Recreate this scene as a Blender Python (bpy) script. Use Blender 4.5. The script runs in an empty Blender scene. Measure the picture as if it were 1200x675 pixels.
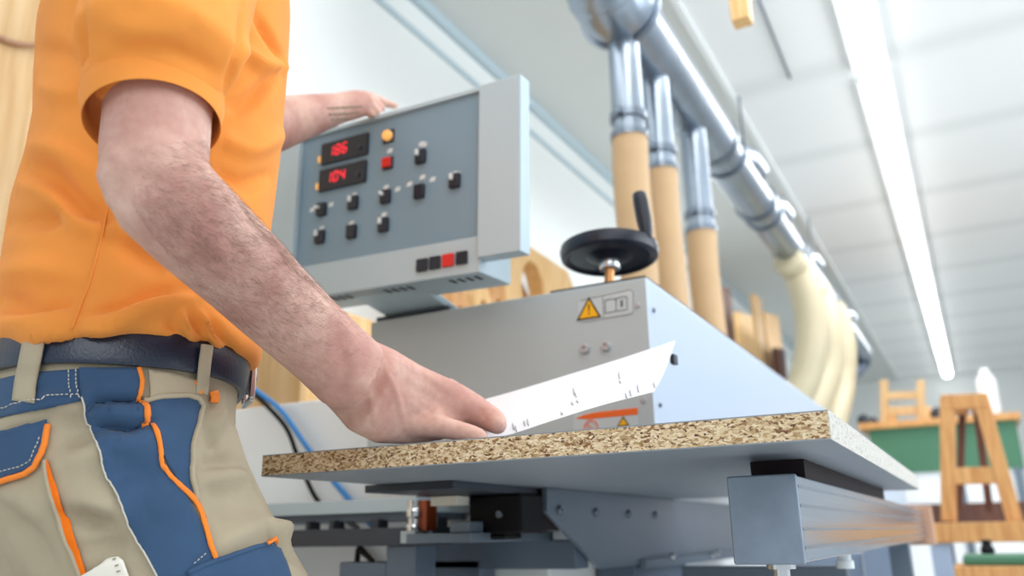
import bpy, bmesh, math, random
import numpy as np
from mathutils import Vector, Matrix
from mathutils.bvhtree import BVHTree
from mathutils.geometry import delaunay_2d_cdt
random.seed(7)
COL = bpy.context.scene.collection
SC = bpy.context.scene
PI = math.pi

# ------------------------------------------------------------------ camera
CX, CY = 600.0, 337.5
VPX, VPY = (-1290.0, 663.0), (1155.0, 618.0)
FOC = math.sqrt(-((VPX[0]-CX)*(VPY[0]-CX) + (VPX[1]-CY)*(VPY[1]-CY)))
dY = Vector((VPY[0]-CX, VPY[1]-CY, FOC)).normalized()
dX = -Vector((VPX[0]-CX, VPX[1]-CY, FOC)).normalized()
dZ = dX.cross(dY)
ROT = Matrix((dX, dY, dZ))                       # image axes -> world
CAM = Vector((0, 0, 0.80))
def ray(px, py): return ROT @ Vector((px-CX, py-CY, FOC))
def atd(px, py, d): return CAM + ray(px, py)*(d/FOC)
def atY(px, py, Y): r = ray(px, py); return CAM + r*(Y/r.y)
def atX(px, py, X): r = ray(px, py); return CAM + r*(X/r.x)
def atZ(px, py, Z): r = ray(px, py); return CAM + r*((Z-CAM.z)/r.z)
def atP(px, py, p, n): r = ray(px, py); return CAM + r*((p-CAM).dot(n)/r.dot(n))

cam_d = bpy.data.cameras.new('camera')
cam = bpy.data.objects.new('camera', cam_d); COL.objects.link(cam)
right, up, back = ROT @ Vector((1, 0, 0)), ROT @ Vector((0, -1, 0)), ROT @ Vector((0, 0, -1))
m = Matrix((right, up, back)).transposed().to_4x4(); m.translation = CAM
cam.matrix_world = m
cam_d.sensor_width = 36; cam_d.sensor_fit = 'HORIZONTAL'; cam_d.lens = FOC*36/1200
cam_d.clip_start = 0.02; cam_d.clip_end = 200
cam_d.dof.use_dof = True; cam_d.dof.focus_distance = 0.80; cam_d.dof.aperture_fstop = 4.0
SC.camera = cam

# ------------------------------------------------------------------ materials
def lin(h):
    h = h.lstrip('#'); v = [int(h[i:i+2], 16)/255 for i in (0, 2, 4)]
    return tuple(c/12.92 if c <= .04045 else ((c+.055)/1.055)**2.4 for c in v) + (1,)
def mat(name, hexc, rough=.5, metal=0, var=0.0, vscale=8, bump=0, bscale=200, stretch=(1, 1, 1), emit=None, estr=1, spec=None, sheen=0, sss=0):
    m = bpy.data.materials.new(name); m.use_nodes = True
    nt = m.node_tree; b = nt.nodes['Principled BSDF']; N = nt.nodes.new; Lk = nt.links.new
    b.inputs['Base Color'].default_value = lin(hexc)
    b.inputs['Roughness'].default_value = rough; b.inputs['Metallic'].default_value = metal
    if spec is not None: b.inputs['Specular IOR Level'].default_value = spec
    if sheen: b.inputs['Sheen Weight'].default_value = sheen
    if sss:
        b.inputs['Subsurface Weight'].default_value = sss
        b.inputs['Subsurface Radius'].default_value = (.012, .005, .003); b.inputs['Subsurface Scale'].default_value = 1
    if emit:
        b.inputs['Emission Color'].default_value = lin(emit); b.inputs['Emission Strength'].default_value = estr
    if var or bump:
        tc = N('ShaderNodeTexCoord'); mp = N('ShaderNodeMapping'); mp.inputs['Scale'].default_value = stretch
        Lk(tc.outputs['Object'], mp.inputs['Vector'])
    if var:
        nz = N('ShaderNodeTexNoise'); nz.inputs['Scale'].default_value = vscale; nz.inputs['Detail'].default_value = 5
        Lk(mp.outputs['Vector'], nz.inputs['Vector'])
        cr = N('ShaderNodeValToRGB'); c = lin(hexc)
        cr.color_ramp.elements[0].position = .3; cr.color_ramp.elements[1].position = .7
        cr.color_ramp.elements[0].color = tuple(x*(1-var) for x in c[:3])+(1,)
        cr.color_ramp.elements[1].color = tuple(min(1, x*(1+var)) for x in c[:3])+(1,)
        Lk(nz.outputs['Fac'], cr.inputs['Fac']); Lk(cr.outputs['Color'], b.inputs['Base Color'])
    if bump:
        n2 = N('ShaderNodeTexNoise'); n2.inputs['Scale'].default_value = bscale; n2.inputs['Detail'].default_value = 3
        Lk(mp.outputs['Vector'], n2.inputs['Vector'])
        bp = N('ShaderNodeBump'); bp.inputs['Strength'].default_value = bump; bp.inputs['Distance'].default_value = .002
        Lk(n2.outputs['Fac'], bp.inputs['Height']); Lk(bp.outputs['Normal'], b.inputs['Normal'])
    return m
def cloth(name, hexc, rough=.9, scale=900, strength=.35, var=.06):
    m = mat(name, hexc, rough, var=var, vscale=14, sheen=.08, spec=.2)
    nt = m.node_tree; N = nt.nodes.new; Lk = nt.links.new; b = nt.nodes['Principled BSDF']
    tc = N('ShaderNodeTexCoord'); w = N('ShaderNodeTexNoise'); w.inputs['Scale'].default_value = scale
    Lk(tc.outputs['Object'], w.inputs['Vector'])
    w2 = N('ShaderNodeTexNoise'); w2.inputs['Scale'].default_value = 22; w2.inputs['Detail'].default_value = 3
    Lk(tc.outputs['Object'], w2.inputs['Vector'])
    bp = N('ShaderNodeBump'); bp.inputs['Strength'].default_value = strength; bp.inputs['Distance'].default_value = .0006
    b2 = N('ShaderNodeBump'); b2.inputs['Strength'].default_value = .3; b2.inputs['Distance'].default_value = .006
    Lk(w.outputs['Fac'], bp.inputs['Height']); Lk(w2.outputs['Fac'], b2.inputs['Height'])
    Lk(b2.outputs['Normal'], bp.inputs['Normal']); Lk(bp.outputs['Normal'], b.inputs['Normal'])
    return m
def wood(name, c1, c2, scale=6, stretch=(1, 1, 12), rough=.5):
    m = bpy.data.materials.new(name); m.use_nodes = True
    nt = m.node_tree; b = nt.nodes['Principled BSDF']; N = nt.nodes.new; Lk = nt.links.new
    tc = N('ShaderNodeTexCoord'); mp = N('ShaderNodeMapping')
    mp.inputs['Scale'].default_value = tuple(12/s for s in stretch)
    nz = N('ShaderNodeTexNoise'); nz.inputs['Scale'].default_value = scale; nz.inputs['Detail'].default_value = 6
    cr = N('ShaderNodeValToRGB'); cr.color_ramp.elements[0].color = lin(c1); cr.color_ramp.elements[1].color = lin(c2)
    cr.color_ramp.elements[0].position = .35; cr.color_ramp.elements[1].position = .65
    Lk(tc.outputs['Object'], mp.inputs['Vector']); Lk(mp.outputs['Vector'], nz.inputs['Vector'])
    Lk(nz.outputs['Fac'], cr.inputs['Fac']); Lk(cr.outputs['Color'], b.inputs['Base Color'])
    b.inputs['Roughness'].default_value = rough
    return m
def chipboard():
    m = bpy.data.materials.new('chipboard_core'); m.use_nodes = True
    nt = m.node_tree; b = nt.nodes['Principled BSDF']; N = nt.nodes.new; Lk = nt.links.new
    tc = N('ShaderNodeTexCoord')
    nz = N('ShaderNodeTexNoise'); nz.inputs['Scale'].default_value = 160
    vm = N('ShaderNodeVectorMath'); vm.operation = 'SCALE'; vm.inputs['Scale'].default_value = .006
    va = N('ShaderNodeVectorMath'); va.operation = 'ADD'
    Lk(tc.outputs['Object'], nz.inputs['Vector']); Lk(nz.outputs['Color'], vm.inputs[0])
    Lk(tc.outputs['Object'], va.inputs[0]); Lk(vm.outputs['Vector'], va.inputs[1])
    def layer(rot, scale):
        mp = N('ShaderNodeMapping'); mp.inputs['Rotation'].default_value = (0, rot, 0); mp.inputs['Scale'].default_value = scale
        Lk(va.outputs['Vector'], mp.inputs['Vector'])
        v = N('ShaderNodeTexVoronoi'); v.inputs['Scale'].default_value = 1; Lk(mp.outputs['Vector'], v.inputs['Vector'])
        s = N('ShaderNodeSeparateColor'); Lk(v.outputs['Color'], s.inputs['Color'])
        return s, v
    s1, v1 = layer(.12, (210, 210, 520)); s2, v2 = layer(-.35, (260, 260, 640))
    def ramp(stops):
        cr = N('ShaderNodeValToRGB'); e = cr.color_ramp.elements
        e[0].position, e[0].color = stops[0][0], lin(stops[0][1]); e[1].position, e[1].color = stops[-1][0], lin(stops[-1][1])
        for p, c in stops[1:-1]: x = e.new(p); x.color = lin(c)
        return cr
    r1 = ramp([(0, '8a6238'), (.14, 'a88a60'), (.4, 'c9b18a'), (.7, 'ddc9a4'), (1, 'ebdcc0')])
    r2 = ramp([(0, '55382a'), (.3, '8d6a4a'), (.6, 'd4bd96'), (1, 'e6d5b4')])
    Lk(s1.outputs['Red'], r1.inputs['Fac']); Lk(s2.outputs['Green'], r2.inputs['Fac'])
    mx = N('ShaderNodeMix'); mx.data_type = 'RGBA'
    th = N('ShaderNodeMath'); th.operation = 'GREATER_THAN'; th.inputs[1].default_value = .6
    Lk(s2.outputs['Blue'], th.inputs[0]); Lk(th.outputs[0], mx.inputs['Factor'])
    Lk(r1.outputs['Color'], mx.inputs['A']); Lk(r2.outputs['Color'], mx.inputs['B'])
    # dark pores
    p = N('ShaderNodeTexNoise'); p.inputs['Scale'].default_value = 260; p.inputs['Detail'].default_value = 2
    mp = N('ShaderNodeMapping'); mp.inputs['Scale'].default_value = (1, 1, 1.9); Lk(tc.outputs['Object'], mp.inputs['Vector']); Lk(mp.outputs['Vector'], p.inputs['Vector'])
    pr = N('ShaderNodeMapRange'); pr.inputs['From Min'].default_value = .62; pr.inputs['From Max'].default_value = .70
    Lk(p.outputs['Fac'], pr.inputs['Value'])
    m2 = N('ShaderNodeMix'); m2.data_type = 'RGBA'; m2.inputs['B'].default_value = lin('43291a')
    Lk(pr.outputs['Result'], m2.inputs['Factor']); Lk(mx.outputs['Result'], m2.inputs['A'])
    Lk(m2.outputs['Result'], b.inputs['Base Color']); b.inputs['Roughness'].default_value = .85
    bp = N('ShaderNodeBump'); bp.inputs['Strength'].default_value = .5; bp.inputs['Distance'].default_value = .001
    Lk(s1.outputs['Green'], bp.inputs['Height']); Lk(bp.outputs['Normal'], b.inputs['Normal'])
    return m
def speckle(name, c1, c2, scale, t=.7):
    m = bpy.data.materials.new(name); m.use_nodes = True
    nt = m.node_tree; b = nt.nodes['Principled BSDF']; N = nt.nodes.new; Lk = nt.links.new
    tc = N('ShaderNodeTexCoord'); n = N('ShaderNodeTexNoise'); n.inputs['Scale'].default_value = scale; n.inputs['Detail'].default_value = 2
    r = N('ShaderNodeMapRange'); r.inputs['From Min'].default_value = t-.05; r.inputs['From Max'].default_value = t+.03
    mx = N('ShaderNodeMix'); mx.data_type = 'RGBA'; mx.inputs['A'].default_value = lin(c1); mx.inputs['B'].default_value = lin(c2)
    Lk(tc.outputs['Object'], n.inputs['Vector']); Lk(n.outputs['Fac'], r.inputs['Value']); Lk(r.outputs['Result'], mx.inputs['Factor'])
    Lk(mx.outputs['Result'], b.inputs['Base Color']); b.inputs['Roughness'].default_value = .6
    return m
def skin_mat():
    m = bpy.data.materials.new('skin'); m.use_nodes = True
    nt = m.node_tree; b = nt.nodes['Principled BSDF']; N = nt.nodes.new; Lk = nt.links.new
    tc = N('ShaderNodeTexCoord')
    n1 = N('ShaderNodeTexNoise'); n1.inputs['Scale'].default_value = 16; n1.inputs['Detail'].default_value = 5
    Lk(tc.outputs['Object'], n1.inputs['Vector'])
    cr = N('ShaderNodeValToRGB'); e = cr.color_ramp.elements
    e[0].position, e[0].color = .32, lin('b58579'); e[1].position, e[1].color = .68, lin('d8b4a4')
    Lk(n1.outputs['Fac'], cr.inputs['Fac'])
    n3 = N('ShaderNodeTexNoise'); n3.inputs['Scale'].default_value = 130; n3.inputs['Detail'].default_value = 3
    Lk(tc.outputs['Object'], n3.inputs['Vector'])
    r3 = N('ShaderNodeMapRange'); r3.inputs['From Min'].default_value = .35; r3.inputs['From Max'].default_value = .7
    r3.inputs['To Min'].default_value = 0; r3.inputs['To Max'].default_value = .28
    mx = N('ShaderNodeMix'); mx.data_type = 'RGBA'; mx.inputs['B'].default_value = lin('b0736c')
    Lk(n3.outputs['Fac'], r3.inputs['Value']); Lk(r3.outputs['Result'], mx.inputs['Factor']); Lk(cr.outputs['Color'], mx.inputs['A'])
    Lk(mx.outputs['Result'], b.inputs['Base Color'])
    b.inputs['Roughness'].default_value = .55; b.inputs['Specular IOR Level'].default_value = .3
    b.inputs['Subsurface Weight'].default_value = .15; b.inputs['Subsurface Radius'].default_value = (.010, .004, .002); b.inputs['Subsurface Scale'].default_value = 1
    n2 = N('ShaderNodeTexNoise'); n2.inputs['Scale'].default_value = 420; n2.inputs['Detail'].default_value = 4
    Lk(tc.outputs['Object'], n2.inputs['Vector'])
    bp = N('ShaderNodeBump'); bp.inputs['Strength'].default_value = .35; bp.inputs['Distance'].default_value = .0008
    Lk(n2.outputs['Fac'], bp.inputs['Height']); Lk(bp.outputs['Normal'], b.inputs['Normal'])
    return m
def ceiling_mat(name, hexc, period, rough):
    m = mat(name, hexc, rough)
    nt = m.node_tree; b = nt.nodes['Principled BSDF']; N = nt.nodes.new; Lk = nt.links.new
    tc = N('ShaderNodeTexCoord'); sp = N('ShaderNodeSeparateXYZ'); Lk(tc.outputs['Object'], sp.inputs[0])
    md = N('ShaderNodeMath'); md.operation = 'PINGPONG'; md.inputs[1].default_value = period/2
    Lk(sp.outputs['Y'], md.inputs[0])
    r = N('ShaderNodeMapRange'); r.inputs['From Min'].default_value = 0; r.inputs['From Max'].default_value = .16; r.interpolation_type = 'SMOOTHSTEP'
    Lk(md.outputs[0], r.inputs['Value'])
    mx = N('ShaderNodeMix'); mx.data_type = 'RGBA'; mx.inputs['A'].default_value = lin('e6e9e9'); mx.inputs['B'].default_value = lin(hexc)
    Lk(r.outputs['Result'], mx.inputs['Factor']); Lk(mx.outputs['Result'], b.inputs['Base Color'])
    return m

M = dict(
    shirt=cloth('orange_knit', 'ee9745', scale=1400, var=.05),
    khaki=cloth('khaki_twill', 'b0a48c', scale=1100, var=.08),
    navy=cloth('navy_twill', '3b5574', scale=1100, var=.1),
    piping=cloth('orange_piping', 'f58a35', scale=1200, var=.05),
    inner_orange=cloth('orange_lining', 'ee7415', var=.05),
    thread=mat('thread', 'c9c4b8', .8),
    thread_dark=mat('thread_khaki_dark', '8f846e', .8),
    leather=mat('navy_leather', '17253b', .3, var=.3, vscale=9, bump=.2, bscale=350, spec=.6),
    skin=skin_mat(), hair=mat('dark_hair', '4a3226', .6), hair_arm=mat('arm_hair', '7d6052', .7),
    eye=mat('eye_white', 'eeeeea', .2), iris=mat('iris', '4a3020', .2), lip=mat('lip', 'b8706a', .5),
    shoe=mat('shoe_leather', '2b2a2c', .5),
    chip=chipboard(), laminate=mat('grey_laminate', '8a929a', .42, var=.02, vscale=3),
    edging=speckle('edge_band', 'cfccc4', '8f897c', 420, .62),
    label_paper=mat('label_white', 'ece7da', .7),
    cab=mat('machine_grey', 'b2babb', .45, var=.02, vscale=4), cab_side=mat('machine_grey_lit', 'b8c6d8', .32, spec=.6),
    white_m=mat('machine_white', 'f2f5f6', .45),
    panel_h=mat('panel_housing', 'b4c6ce', .45), panel_f=mat('panel_face', '7d97a8', .45),
    black=mat('black_plastic', '161c2a', .38), matte_black=mat('black_rubber', '0e0d10', .6, spec=.25),
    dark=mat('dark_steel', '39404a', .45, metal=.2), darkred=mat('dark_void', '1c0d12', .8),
    steel=mat('galvanised_steel', '98a3b0', .3, metal=1, var=.12, vscale=6), steel_d=mat('clamp_steel', '7e8894', .3, metal=1),
    chrome=mat('chrome', 'd5d8dc', .22, metal=1), alu=mat('polished_aluminium', 'c2d0e6', .15, metal=.95, var=.06, vscale=30, stretch=(8, .15, 8)),
    endcap=mat('grey_end_cap', '8290a0', .42, metal=.35, var=.16, vscale=22, bump=.1, bscale=60),
    bluegrey=mat('blue_grey_paint', '6c7986', .36, metal=.3, var=.03), slate=mat('slate_paint', '5c6b7c', .42, metal=.2),
    red=mat('red_button', 'd8281e', .4), amber=mat('amber_lens', 'f5b766', .3, emit='f5b060', estr=.5),
    led=mat('led_red', 'ff2030', .4, emit='ff2838', estr=2), legend=mat('legend_white', 'dfe6e6', .6),
    yellow=mat('warning_yellow', 'f2b010', .5), orange_s=mat('orange_sticker', 'e8641a', .5), sticker=mat('sticker_grey', 'bfc6c6', .5),
    sticker_ink=mat('sticker_ink', '50585c', .6), ring_red=mat('ring_red', 'e58a78', .6),
    paper=mat('paper', 'dfe3e8', .7), ink=mat('ink', '6a6e76', .7),
    hose=mat('beige_hose', 'c0a078', .55, var=.05), hose_l=mat('pale_hose', 'c0b598', .5, var=.04),
    wood=wood('pine', 'd9a868', 'e9c48c'), wood_o=wood('oiled_beech', 'bf8348', 'd8a568'), wood_p=wood('pale_ply', 'c39b66', 'd4b384', scale=3),
    wood_d=wood('dark_walnut', '4a2b20', '6b4030'), green=mat('green_felt', '47785c', .6), cork=wood('pink_beech', 'b58a70', 'cba184'),
    wall=mat('wall_paint', 'e4e8e7', .8, var=.015, vscale=2), ceil=ceiling_mat('ceiling_panels', 'f2f4f4', 1.0, .42),
    ceil_l=mat('ceiling_grey', 'd6dad8', .6, var=.02, vscale=2), floor=mat('concrete', 'c9cac8', .6, var=.08, vscale=3),
    lamp=mat('lamp_tube', 'ffffff', .5, emit='ffffff', estr=9), lamp_h=mat('lamp_housing', 'dfe3e5', .5),
    zinc=mat('zinc', 'b9bcc0', .35, metal=.35),
    blue=mat('blue_hose', '2f86cf', .4), rust=mat('rust_orange', 'b5552a', .5), copper=mat('brass', 'c08a5a', .3, metal=.9),
    brick=mat('terracotta', 'b06a45', .6), blue_m=mat('blue_metal', 'a9b9cf', .4, metal=.3),
)

# ------------------------------------------------------------------ builders
SPACE = {}
class MB:
    def __init__(s): s.v = []; s.f = []; s.mi = []
    def add(s, vs, fs, mi=0):
        o = len(s.v); s.v += [Vector(v) for v in vs]; s.f += [tuple(i+o for i in f) for f in fs]; s.mi += [mi]*len(fs); return s
    def box(s, lo, hi, mi=0, Mx=None):
        x0, y0, z0 = lo; x1, y1, z1 = hi
        vs = [(x0,y0,z0),(x1,y0,z0),(x1,y1,z0),(x0,y1,z0),(x0,y0,z1),(x1,y0,z1),(x1,y1,z1),(x0,y1,z1)]
        if Mx: vs = [Mx @ Vector(v) for v in vs]
        return s.add(vs, [(0,3,2,1),(4,5,6,7),(0,1,5,4),(1,2,6,5),(2,3,7,6),(3,0,4,7)], mi)
    def bar(s, a, b, w, h, upv=(0, 0, 1), mi=0):
        a, b = Vector(a), Vector(b); d = (b-a).normalized(); u = Vector(upv)
        sx = d.cross(u).normalized(); u = sx.cross(d)
        vs = [p + sx*(i*w/2) + u*(j*h/2) for p in (a, b) for i, j in ((-1,-1),(1,-1),(1,1),(-1,1))]
        return s.add(vs, [(3,2,1,0),(4,5,6,7),(0,1,5,4),(1,2,6,5),(2,3,7,6),(3,0,4,7)], mi)
    def loft(s, rings, cap=True, closed=False, mi=0):
        n = len(rings[0]); vs = [p for r in rings for p in r]; fs = []
        k = len(rings)
        for i in range(k-1 if not closed else k):
            a, b = i*n, ((i+1) % k)*n
            for j in range(n):
                fs.append((a+j, a+(j+1) % n, b+(j+1) % n, b+j))
        if cap and not closed: fs += [tuple(range(n-1, -1, -1)), tuple((k-1)*n+j for j in range(n))]
        return s.add(vs, fs, mi)
    def tube(s, pts, r, n=12, cap=True, mi=0, ref=None):
        pts = [Vector(p) for p in pts]; rs = r if isinstance(r, (list, tuple)) else [r]*len(pts)
        return s.loft(tube_rings(pts, rs, n, ref), cap, mi=mi)
    def lathe(s, prof, o, axis=(0, 0, 1), n=32, mi=0, cap=True):
        o = Vector(o); a = Vector(axis).normalized(); q = a.to_track_quat('Z', 'Y')
        X, Y = q @ Vector((1, 0, 0)), q @ Vector((0, 1, 0))
        rings = [[o + a*h + (X*math.cos(t) + Y*math.sin(t))*max(r, 1e-5) for t in (2*PI*k/n for k in range(n))] for r, h in prof]
        return s.loft(rings, cap, mi=mi)
    def prism(s, poly, d, mi=0):
        poly = [Vector(p) for p in poly]; d = Vector(d); n = len(poly)
        return s.add(poly+[p+d for p in poly], [tuple(range(n-1, -1, -1)), tuple(range(n, 2*n))]+[(i, (i+1) % n, n+(i+1) % n, n+i) for i in range(n)], mi)
def tube_rings(pts, rs, n=12, ref=None):
    rings = []; k = len(pts); prev = None
    for i in range(k):
        d = (pts[min(i+1, k-1)]-pts[max(i-1, 0)]).normalized()
        if prev is None:
            u = Vector(ref) if ref else (Vector((0, 0, 1)) if abs(d.z) < .9 else Vector((1, 0, 0)))
        else: u = prev
        u = (u - d*u.dot(d)).normalized(); prev = u; w = d.cross(u)
        r = rs[i]; ra, rb = r if isinstance(r, tuple) else (r, r)
        rings.append([pts[i] + u*(ra*math.cos(t)) + w*(rb*math.sin(t)) for t in (2*PI*j/n for j in range(n))])
    return rings
def spline(pts, n):
    """Catmull-Rom through tuples of any dimension"""
    P = [np.array(p, float) for p in pts]; P = [2*P[0]-P[1]]+P+[2*P[-1]-P[-2]]; out = []
    for i in range(1, len(P)-2):
        for t in np.linspace(0, 1, n, endpoint=False):
            a, b, c, d = P[i-1:i+3]
            out.append(.5*((2*b)+(-a+c)*t+(2*a-5*b+4*c-d)*t*t+(-a+3*b-3*c+d)*t**3))
    out.append(P[-2]); return out
def props(o, label=None, cat=None, group=None, kind=None):
    if label: o['label'] = label
    if cat: o['category'] = cat
    if group: o['group'] = group
    if kind: o['kind'] = kind
    return o
def thing(name, loc, label, cat, group=None, mw=None):
    o = bpy.data.objects.new(name, None); COL.objects.link(o); o.empty_display_size = .05
    mw = mw or Matrix.Translation(Vector(loc)); o.matrix_world = mw; SPACE[o] = mw.copy()
    return props(o, label, cat, group)
def build(name, mb, mats, parent=None, smooth=False, bevel=0, label=None, cat=None, group=None, kind=None, sub=0, origin=None):
    if not isinstance(mats, (list, tuple)): mats = [mats]
    vs = mb.v
    if parent is not None: mw = SPACE[parent]
    else:
        if origin is None:
            lo = [min(v[i] for v in vs) for i in range(3)]; hi = [max(v[i] for v in vs) for i in range(3)]
            origin = ((lo[0]+hi[0])/2, (lo[1]+hi[1])/2, lo[2])
        mw = Matrix.Translation(Vector(origin))
    inv = mw.inverted()
    me = bpy.data.meshes.new(name); me.from_pydata([inv @ v for v in vs], [], mb.f)
    for x in mats: me.materials.append(x)
    me.polygons.foreach_set('material_index', mb.mi)
    b = bmesh.new(); b.from_mesh(me); bmesh.ops.recalc_face_normals(b, faces=b.faces); b.to_mesh(me); b.free()
    if smooth is True: me.polygons.foreach_set('use_smooth', [True]*len(me.polygons))
    o = bpy.data.objects.new(name, me); COL.objects.link(o); SPACE[o] = mw.copy()
    if parent is not None: o.parent = parent
    else: o.matrix_world = mw
    if bevel:
        md = o.modifiers.new('Bevel', 'BEVEL'); md.width = bevel; md.segments = 2; md.limit_method = 'ANGLE'; md.angle_limit = .6
        me.polygons.foreach_set('use_smooth', [True]*len(me.polygons)); md.harden_normals = True
    if smooth == 'auto':
        me.polygons.foreach_set('use_smooth', [True]*len(me.polygons)); me.set_sharp_from_angle(angle=.6)
    if sub:
        md = o.modifiers.new('Subdivision', 'SUBSURF'); md.levels = sub; md.render_levels = sub
    return props(o, label, cat, group, kind)
def remesh(mb, voxel, smooth_it=8, factor=.5):
    me = bpy.data.meshes.new('tmp'); me.from_pydata(mb.v, [], mb.f)
    b = bmesh.new(); b.from_mesh(me); bmesh.ops.recalc_face_normals(b, faces=b.faces); b.to_mesh(me); b.free()
    o = bpy.data.objects.new('tmp', me); COL.objects.link(o)
    md = o.modifiers.new('r', 'REMESH'); md.mode = 'VOXEL'; md.voxel_size = voxel
    if smooth_it:
        sm = o.modifiers.new('s', 'SMOOTH'); sm.iterations = smooth_it; sm.factor = factor
    bpy.context.view_layer.update(); dg = bpy.context.evaluated_depsgraph_get()
    out = bpy.data.meshes.new_from_object(o.evaluated_get(dg)); bpy.data.objects.remove(o)
    n = len(out.vertices); co = np.empty(n*3); out.vertices.foreach_get('co', co); co = co.reshape(-1, 3)
    nr = np.empty(n*3); out.vertices.foreach_get('normal', nr); nr = nr.reshape(-1, 3)
    r = MB(); r.f = [tuple(p.vertices) for p in out.polygons]; r.mi = [0]*len(r.f); r.co = co; r.no = nr; r.v = [Vector(c) for c in co]
    bpy.data.meshes.remove(out)
    return r
def reset(r): r.v = [Vector(c) for c in r.co]; return r
def bvh_of(r): return BVHTree.FromPolygons(r.v, r.f)
def cast(bvh, px, py, off=0.0):
    d = ray(px, py).normalized(); h = bvh.ray_cast(CAM, d)
    if h[0] is None: return None
    n = h[1]
    if n.dot(d) > 0: n = -n
    return h[0] + n*off
def resample(poly, step, closed=True):
    out = []; n = len(poly)
    for i in range(n if closed else n-1):
        a, b = Vector(poly[i]), Vector(poly[(i+1) % n]); k = max(1, int((b-a).length/step))
        out += [a.lerp(b, t/k) for t in range(k)]
    if not closed: out.append(Vector(poly[-1]))
    return out
def inside(p, poly):
    c = False; n = len(poly)
    for i in range(n):
        a, b = poly[i], poly[i-1]
        if (a[1] > p[1]) != (b[1] > p[1]) and p[0] < (b[0]-a[0])*(p[1]-a[1])/(b[1]-a[1])+a[0]: c = not c
    return c
def smooth_poly(poly, n=4): return [tuple(p) for p in spline(list(poly)+[poly[0]], n)[:-1]]
def patch(name, poly, bvh, off, m, parent, step=4, thick=.0, label=None):
    """a cloth patch lying on a surface, outlined by points on that surface"""
    bd = resample([Vector(p) for p in poly], step)
    xs = [p.x for p in bd]; ys = [p.y for p in bd]; pts = list(bd)
    y = min(ys)+step/2
    while y < max(ys):
        x = min(xs)+step/2
        while x < max(xs):
            if inside((x, y), bd) and min((Vector((x, y))-q).length for q in bd) > step*.6: pts.append(Vector((x, y)))
            x += step
        y += step
    nb = len(bd)
    r = delaunay_2d_cdt(pts, [], [list(range(nb))], 1, 1e-4)
    vs = []; ok = []
    for p in r[0]:
        h = cast(bvh, p.x, p.y, off); ok.append(h is not None); vs.append(h or Vector())
    dist = [(v-CAM).length for v in vs]
    mb = MB(); fs = []
    for f in r[2]:
        if all(ok[i] for i in f) and max(dist[i] for i in f)-min(dist[i] for i in f) < .05: fs.append(tuple(f))
    used = sorted({i for f in fs for i in f}); ix = {u: k for k, u in enumerate(used)}
    mb.add([vs[u] for u in used], [tuple(ix[i] for i in f) for f in fs])
    o = build(name, mb, m, parent, smooth=True, label=label)
    if thick:
        md = o.modifiers.new('Solidify', 'SOLIDIFY'); md.thickness = thick; md.offset = 0
    return o
def cord(name, line, bvh, off, r, m, parent, step=4, label=None, n=8, flat=1.0):
    """a piping or seam laid along a surface"""
    pts = [cast(bvh, p.x, p.y, off) for p in resample([Vector(p) for p in line], step, False)]
    pts = [p for p in pts if p is not None]
    mb = MB(); mb.tube(pts, r, n)
    return build(name, mb, m, parent, smooth=True, label=label)
def stitches(lines, bvh, off, r, dash, gap):
    mb = MB()
    for line in lines:
        pts = resample([Vector(p) for p in line], 1.0, False); i = 0
        while i+dash < len(pts):
            a, b = cast(bvh, *pts[i], off), cast(bvh, *pts[i+dash], off)
            if a is not None and b is not None and (a-b).length < .03: mb.tube([a, b], r, 5)
            i += dash+gap
    return mb
def folds(r, bvh, lst, ka=1.0, kw=1.0):
    """press soft folds into a cloth mesh: (points, depth m, width m)"""
    for line, amp, wid in lst:
        amp, wid = amp*ka, wid*kw
        pts = [cast(bvh, *p) for p in [tuple(q) for q in spline(line, 6)]]
        pts = [np.array(p) for p in pts if p is not None]
        if len(pts) < 2: continue
        best = np.full(len(r.co), 9.); tt = np.zeros(len(r.co))
        for i in range(len(pts)-1):
            a, b = pts[i], pts[i+1]; ab = b-a; L = max(1e-9, ab@ab)
            t = np.clip(((r.co-a)@ab)/L, 0, 1); d = np.linalg.norm(r.co-(a+t[:, None]*ab), axis=1)
            k = d < best; best[k] = d[k]; tt[k] = (i+t[k])/(len(pts)-1)
        w = np.exp(-(best/wid)**2)*np.sin(np.clip(tt, .04, .96)*PI)**.5
        r.co += r.no*(amp*w)[:, None]
    return reset(r)
WORLD, KL, EXPO = .72, .52, 0.0

# ================================================================== ROOM
WX, CZ, YB, YE = -1.78, 3.0, -2.0, 14.0
build('floor', MB().box((WX, YB, -.05), (3.2, YE, 0)), M['floor'], kind='structure', origin=(0, 0, 0))
build('wall_left', MB().box((WX-.1, YB, 0), (WX, YE, CZ)), M['wall'], kind='structure', origin=(0, 0, 0))
build('wall_back', MB().box((WX, YE, 0), (3.2, YE+.1, CZ)), M['wall'], kind='structure', origin=(0, 0, 0))
build('ceiling', MB().box((-.83, YB, CZ), (3.2, YE, CZ+.08)), M['ceil'], kind='structure', origin=(0, 0, 0))
build('ceiling_edge', MB().box((WX-.1, YB, CZ), (-.83, YE, CZ+.08)), M['ceil_l'], kind='structure', origin=(0, 0, 0))
build('trim_1', MB().box((-.845, YB, CZ-.02), (-.815, YE, CZ)), M['wall'], kind='structure')
build('trim_2', MB().box((WX, YB, CZ-.05), (WX+.03, YE, CZ-.0)), M['panel_h'], kind='structure')
build('trim_3', MB().box((WX, YB, CZ-.19), (WX+.012, YE, CZ-.165)), M['panel_h'], kind='structure')

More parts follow.
